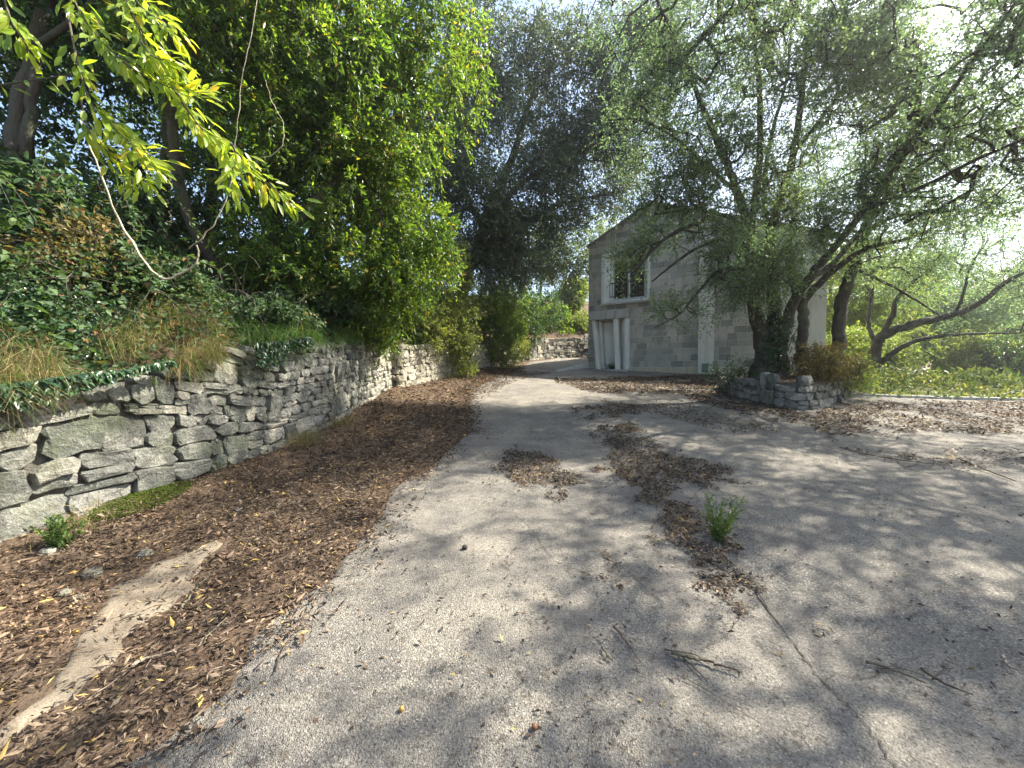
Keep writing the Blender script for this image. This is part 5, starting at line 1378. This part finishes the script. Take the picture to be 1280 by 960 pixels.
# hairline break in the paving, filled with soil
def crack(pts, w):
    c = catmull(gpoly(pts), 10); c = c + np.array([[noise.noise((i * .5, 0, 0)), noise.noise((i * .5, 5, 0))] for i in range(len(c))]) * .02
    T = nrm(np.gradient(c, axis=0)); N = np.stack([-T[:, 1], T[:, 0]], -1)
    ww = w * np.array([.35 + 1.0 * abs(noise.noise((i * .37, 9, 0))) for i in range(len(c))])[:, None]
    a = c - N * ww; b = c + N * ww; z = gz(c[:, 0], c[:, 1]) + .0125
    V = np.concatenate([np.column_stack([a, z]), np.column_stack([b, z])]); n = len(c); i = np.arange(n - 1)
    mesh_obj("pavement_crack", V, np.stack([i, i + 1, n + i + 1, n + i], -1)[:, ::-1], M['crack'], None, False, "structure")
crack([(930, 725), (952, 757), (985, 798), (1005, 830), (1030, 858), (1060, 886), (1088, 925), (1118, 970), (1135, 1000)], .006)
crack([(765, 700), (800, 735), (830, 760)], .004)
crack([(1030, 858), (1046, 850), (1075, 852), (1110, 842)], .0035)
crack([(952, 757), (925, 775), (905, 800), (880, 812)], .003)
crack([(640, 640), (668, 668), (690, 700), (735, 722)], .003)

# fallen twigs, each a thing
def stick(pts, r, label, mat='deadwood', fork=None, lift=.006):
    q = gpoly(pts); c = catmull(q, 6); z = gsurf(c[:, 0], c[:, 1]) + r + lift + .004 * rng.random(len(c))
    r = r * .72; c = c + rng.normal(size=c.shape) * r * .5; bag = Bag(); bag.add(*tube(np.column_stack([c, z]), np.linspace(r, r * .45, len(c)) * (.85 + .3 * rng.random(len(c))), 7, .5))
    for f in (fork or []):
        qf = gpoly(f); cf = catmull(qf, 4); zf = gsurf(cf[:, 0], cf[:, 1]) + r * .6 + lift; bag.add(*tube(np.column_stack([cf, zf]), np.linspace(r * .5, r * .25, len(cf)), 5, .2))
    o = bag.build("fallen_twig", M[mat], None, True); tag(o, label, "twig")
for a in (
    ([(838, 826), (862, 832), (890, 840), (928, 852)], .011, "thick dark twig lying on a small drift of leaf bits", 'deadwood', [[(850, 828), (870, 846), (884, 858)], [(830, 822), (868, 826), (885, 836)]]),
    ([(1082, 838), (1110, 847), (1158, 862)], .008, "long dark twig in the pair by the right of the foreground paving", 'deadwood', [[(1100, 842), (1130, 842), (1150, 850)]]),
    ([(1150, 848), (1180, 862), (1215, 876)], .009, "forked dark twig touching the end of the long one", 'deadwood', [[(1165, 856), (1180, 842), (1192, 846)]]),
    ([(766, 792), (784, 812), (800, 838)], .007, "short straight dark twig left of the twig on the leaf drift", 'deadwood', None),
    ([(753, 820), (760, 832), (767, 838)], .006, "stubby black twig just below the short straight one", 'deadwood', None),
    ([(1250, 832), (1260, 842), (1272, 850)], .010, "stubby grey twig near the right edge of the paving", 'palewood', None),
    ([(1050, 562), (1090, 572), (1150, 582), (1185, 584)], .010, "long thin dead branch across the court in front of the grass", 'deadwood', [[(1090, 572), (1110, 560), (1130, 556)], [(1120, 577), (1140, 590), (1170, 596)]]),
    ([(1196, 576), (1230, 590), (1272, 606)], .012, "dead branch pointing at the right edge of the court", 'deadwood', [[(1215, 584), (1240, 582), (1262, 588)]]),
    ([(165, 838), (190, 828), (220, 820)], .010, "bleached forked stick on the brown leaves by the dirt streak", 'palewood', [[(190, 828), (182, 842)]]),
    ([(226, 768), (243, 744), (262, 722)], .011, "grey stick at the top right end of the dirt streak", 'palewood', None),
    ([(247, 818), (262, 800), (284, 780)], .007, "thin pale twig on the thick of the leaf litter", 'palewood', None),
    ([(100, 884), (150, 850), (190, 818), (222, 786)], .0035, "long hair thin pale stem along the dirt streak", 'palewood', None),
    ([(195, 955), (215, 940), (233, 925)], .008, "pale split stick at the front of the leaf litter", 'palewood', None),
    ([(345, 850), (352, 825), (372, 795), (390, 792)], .005, "black bent twig at the edge between litter and paving", 'deadwood', None),
    ([(845, 855), (875, 868), (935, 905), (952, 918)], .0028, "thin black curved stem below the leaf drift twig", 'deadwood', None),
    ([(945, 745), (965, 775), (985, 805)], .004, "thin dark twig lying along the crack", 'deadwood', None),
): stick(*a)

def blob(name, c, r, mat, label, cat, stalk=None):
    bag = Bag(); us = np.linspace(0, pi, 9); pts = np.column_stack([np.zeros(9), np.zeros(9), -np.cos(us) * r[2]]) ; rad = np.sin(us) * r[0] + .0004
    V, Fc = tube(pts, rad, 12, .08); bag.add(V + np.array([c[0], c[1], c[2] + r[2] * .92]), Fc)
    o = bag.build(name, M[mat], None, True); tag(o, label, cat)
    if stalk:
        p0 = np.array([c[0], c[1], c[2] + r[2]]); p1 = p0 + np.array(stalk)
        V, Fc = tube(np.array([p0 + (p1 - p0) * .3, p0 + (p1 - p0) * .65 + [0, 0, .004], p1]), [.0035, .003, .002], 5); s_ = mesh_obj("stalk", V, Fc, M['deadwood'], o, True)
def on(px, py): p = G(px, py); return (p.x, p.y, float(gz(p.x, p.y)) + .008)
blob("oak_gall", on(668, 917), (.012, .012, .011), 'brownnut', "round reddish brown gall with a stalk on the front paving", "gall", (.03, .005, -.008))
blob("fallen_fruit", on(502, 892), (.010, .010, .012), 'yellownut', "small ochre fruit lying on the front paving left of the gall", "fruit", (-.004, .004, .014))
blob("pine_cone", on(581, 690), (.020, .020, .017), 'darknut', "small dark cone on the paving beyond the fruit", "cone", (.018, -.006, -.006))

# loose stones at the wall foot
for i, (px, py, r, lab) in enumerate(((262, 596, .05, "flat pale stone below the tall grass tuft at the wall foot"), (180, 695, .045, "pale stone on the soil right of the small weed"), (115, 722, .05, "grey flat stone in the litter under the weed"), (80, 745, .035, "whitish stone half buried in litter above the dirt streak"),
                                   (97, 752, .03, "small cream stone next to the whitish one"), (60, 708, .04, "grey stone beside the weed at the boulder foot"), (300, 640, .03, "small pale stone by the moss"))):
    p = G(px, py); z = float(gsurf(np.array([p.x]), np.array([p.y]))[0])
    a = np.arange(8) / 8 * 2 * pi; V = []; 
    for (s, zz) in ((.85, -.02), (1.0, .25 * r), (.72, .62 * r)):
        V += [(p.x + cos(t) * r * s * 1.35 * random.uniform(.82, 1.15), p.y + sin(t) * r * s * random.uniform(.82, 1.15), z + zz) for t in a]
    V.append((p.x, p.y, z + .7 * r)); Fc = [(k + 8 * q, (k + 1) % 8 + 8 * q, (k + 1) % 8 + 8 * q + 8, k + 8 * q + 8) for q in range(2) for k in range(8)] + [(16 + k, 16 + (k + 1) % 8, 24) for k in range(8)]
    tag(pyobj("loose_stone", V, Fc, M['stonewarm']), lab, "stone")

# weeds and tufts
def weed(label, px, py, h, w, n_st, per, ll, lw, mat='weed', name="weed", lean=(.25, .1)):
    p = G(px, py); z = float(gsurf(np.array([p.x]), np.array([p.y]))[0]); root = empty(name, (p.x, p.y, z), label, "weed")
    st = Bag(); B = []; Dd = []
    for i in range(n_st):
        a = rng.random() * 6.28; e = np.array([cos(a) * w * rng.random() ** .5 + lean[0] * h * .6, sin(a) * w * rng.random() ** .5 + lean[1] * h * .6, h * (.45 + .6 * rng.random())])
        us = np.linspace(0, 1, 6); b = np.array([p.x + rng.normal() * .02, p.y + rng.normal() * .02, z - .01]); c = b + np.column_stack([e[0] * us ** 1.3, e[1] * us ** 1.3, e[2] * us])
        st.add(*tube(c, np.linspace(.0025, .001, 6), 4, 0, False)); u = rng.random(per) * .88 + .12
        B.append(np.stack([np.interp(u, us, c[:, k]) for k in range(3)], -1)); Dd.append(np.tile(nrm(e), (per, 1)))
    st.build("stems", M['weed'], root, False, "stuff"); B = np.concatenate(B); n = len(B)
    D = nrm(np.concatenate(Dd) * .8 + rdir(n) * .8); V, Fc = leaves(B, D, rdir(n, .8), ll * (.6 + .8 * rng.random(n)), lw * (.6 + .8 * rng.random(n)))
    mesh_obj("foliage", V, Fc, M[mat], root, False, "stuff")
weed("feathery green weed growing from the leaf drift in the middle of the paving", 897, 678, .34, .15, 26, 34, .040, .007)
weed("small bright green weed at the foot of the near boulders", 75, 700, .22, .14, 22, 34, .028, .014, 'weed', lean=(.2, 0))
weed("low weed against the wall under the dark boulders", 215, 612, .12, .12, 16, 22, .035, .012, 'bramble')
weed("weeds along the doorstep of the porch", 765, 462, .35, .5, 26, 20, .06, .016, 'ivy', lean=(0, 0))
weed("sprigs growing on the plinth right of the porch", 805, 462, .30, .35, 12, 16, .06, .014, 'ivy', lean=(0, 0))
def tuft(label, px, py, n, L, spread, mat):
    p = G(px, py); x = p.x + rng.normal(size=n) * spread; y = p.y + rng.normal(size=n) * spread * 1.3; z = gsurf(x, y)
    D = rdir(n); D[:, 2] = 0; D = nrm(D + np.array([.5, -.2, 0])); V, Fc = blades(np.stack([x, y, z], -1), D, L * (.5 + rng.random(n)), np.full(n, .004), rng.random(n) * .7)
    tag(mesh_obj("grass_tuft", V, Fc, M[mat]), label, "grass tuft", None, 'stuff')
tuft("straw coloured grass tuft at the wall foot where the small stones begin", 378, 565, 420, .26, .09, 'drygrass')
tuft("green and straw grass tuft beside the moss", 262, 600, 240, .17, .07, 'greengrass')
tuft("pale dry grass tuft further along the wall foot", 425, 540, 300, .24, .12, 'drygrass')
tuft("yellow sunny grass at the foot of the second wall", 560, 474, 700, .40, .35, 'greengrass')
tuft("dry stalks beside the small weed", 110, 672, 120, .24, .09, 'drygrass')
# moss cushion
def moss():
    n = 5000; p = G(185, 640); a = rng.random(n) * 6.28; r = rng.random(n) ** .5; x = p.x + np.cos(a) * r * .22 - .02; y = p.y + np.sin(a) * r * .42
    z = gsurf(x, y) + .015 + .035 * (1 - r); V, Fc = leaves(np.stack([x, y, z], -1), rdir(n, .5), rdir(n, 1), np.full(n, .016), np.full(n, .009))
    mesh_obj("moss", V, Fc, M['moss'], None, False, "stuff")
moss()
# meadow plants beyond the kerb
def meadow():
    bag = Bag()
    for n, s1, t0, t1, h, ll, lw in ((22000, 24, .2, 5, .45, .10, .045), (9000, 40, 4, 16, .6, .22, .10)):
        S = s1 * rng.random(n); T = t0 + (t1 - t0) * rng.random(n) ** 1.2; x = KA.x - 1.2 + kd.x * S + kn.x * T; y = KA.y + kd.y * S + kn.y * T
        hh = h * (.35 + .9 * np.clip(np.array([noise.noise((p * .8, q * .8, 0)) for p, q in zip(x, y)]) + .3, 0, 1)) * smooth(0, 1.2, T)
        z = gz(x, y) + .03 + hh * rng.random(n); D = rdir(n, .4); N = rdir(n, .8)
        bag.add(*leaves(np.stack([x, y, z], -1), D, N, ll * (.5 + rng.random(n)), lw * (.5 + rng.random(n))))
    bag.build("meadow_plants", M['meadow'], None, False, "stuff")
meadow()


# ------------------------------------------------------------------ scattering volume added to imitate veiling lens glare towards the sun
def glare_volume():
    x0, x1, y0, y1, z0, z1 = -95, 75, -14, 95, -3.6, 36
    V = [(x, y, z) for z in (z0, z1) for y in (y0, y1) for x in (x0, x1)]
    o = pyobj("glare_volume", V, [(0, 2, 3, 1), (4, 5, 7, 6), (0, 1, 5, 4), (2, 6, 7, 3), (0, 4, 6, 2), (1, 3, 7, 5)], None, None, False, "stuff")
    m, nt, out = newmat("lens glare volume"); v = node(nt, "VolumePrincipled"); v.inputs["Color"].default_value = (.90, .95, 1, 1)
    v.inputs["Density"].default_value = GLARE_DENSITY; v.inputs["Anisotropy"].default_value = .80
    nt.links.new(v.outputs[0], out.inputs["Volume"]); o.data.materials.append(m)
GLARE_DENSITY = .0021
glare_volume()
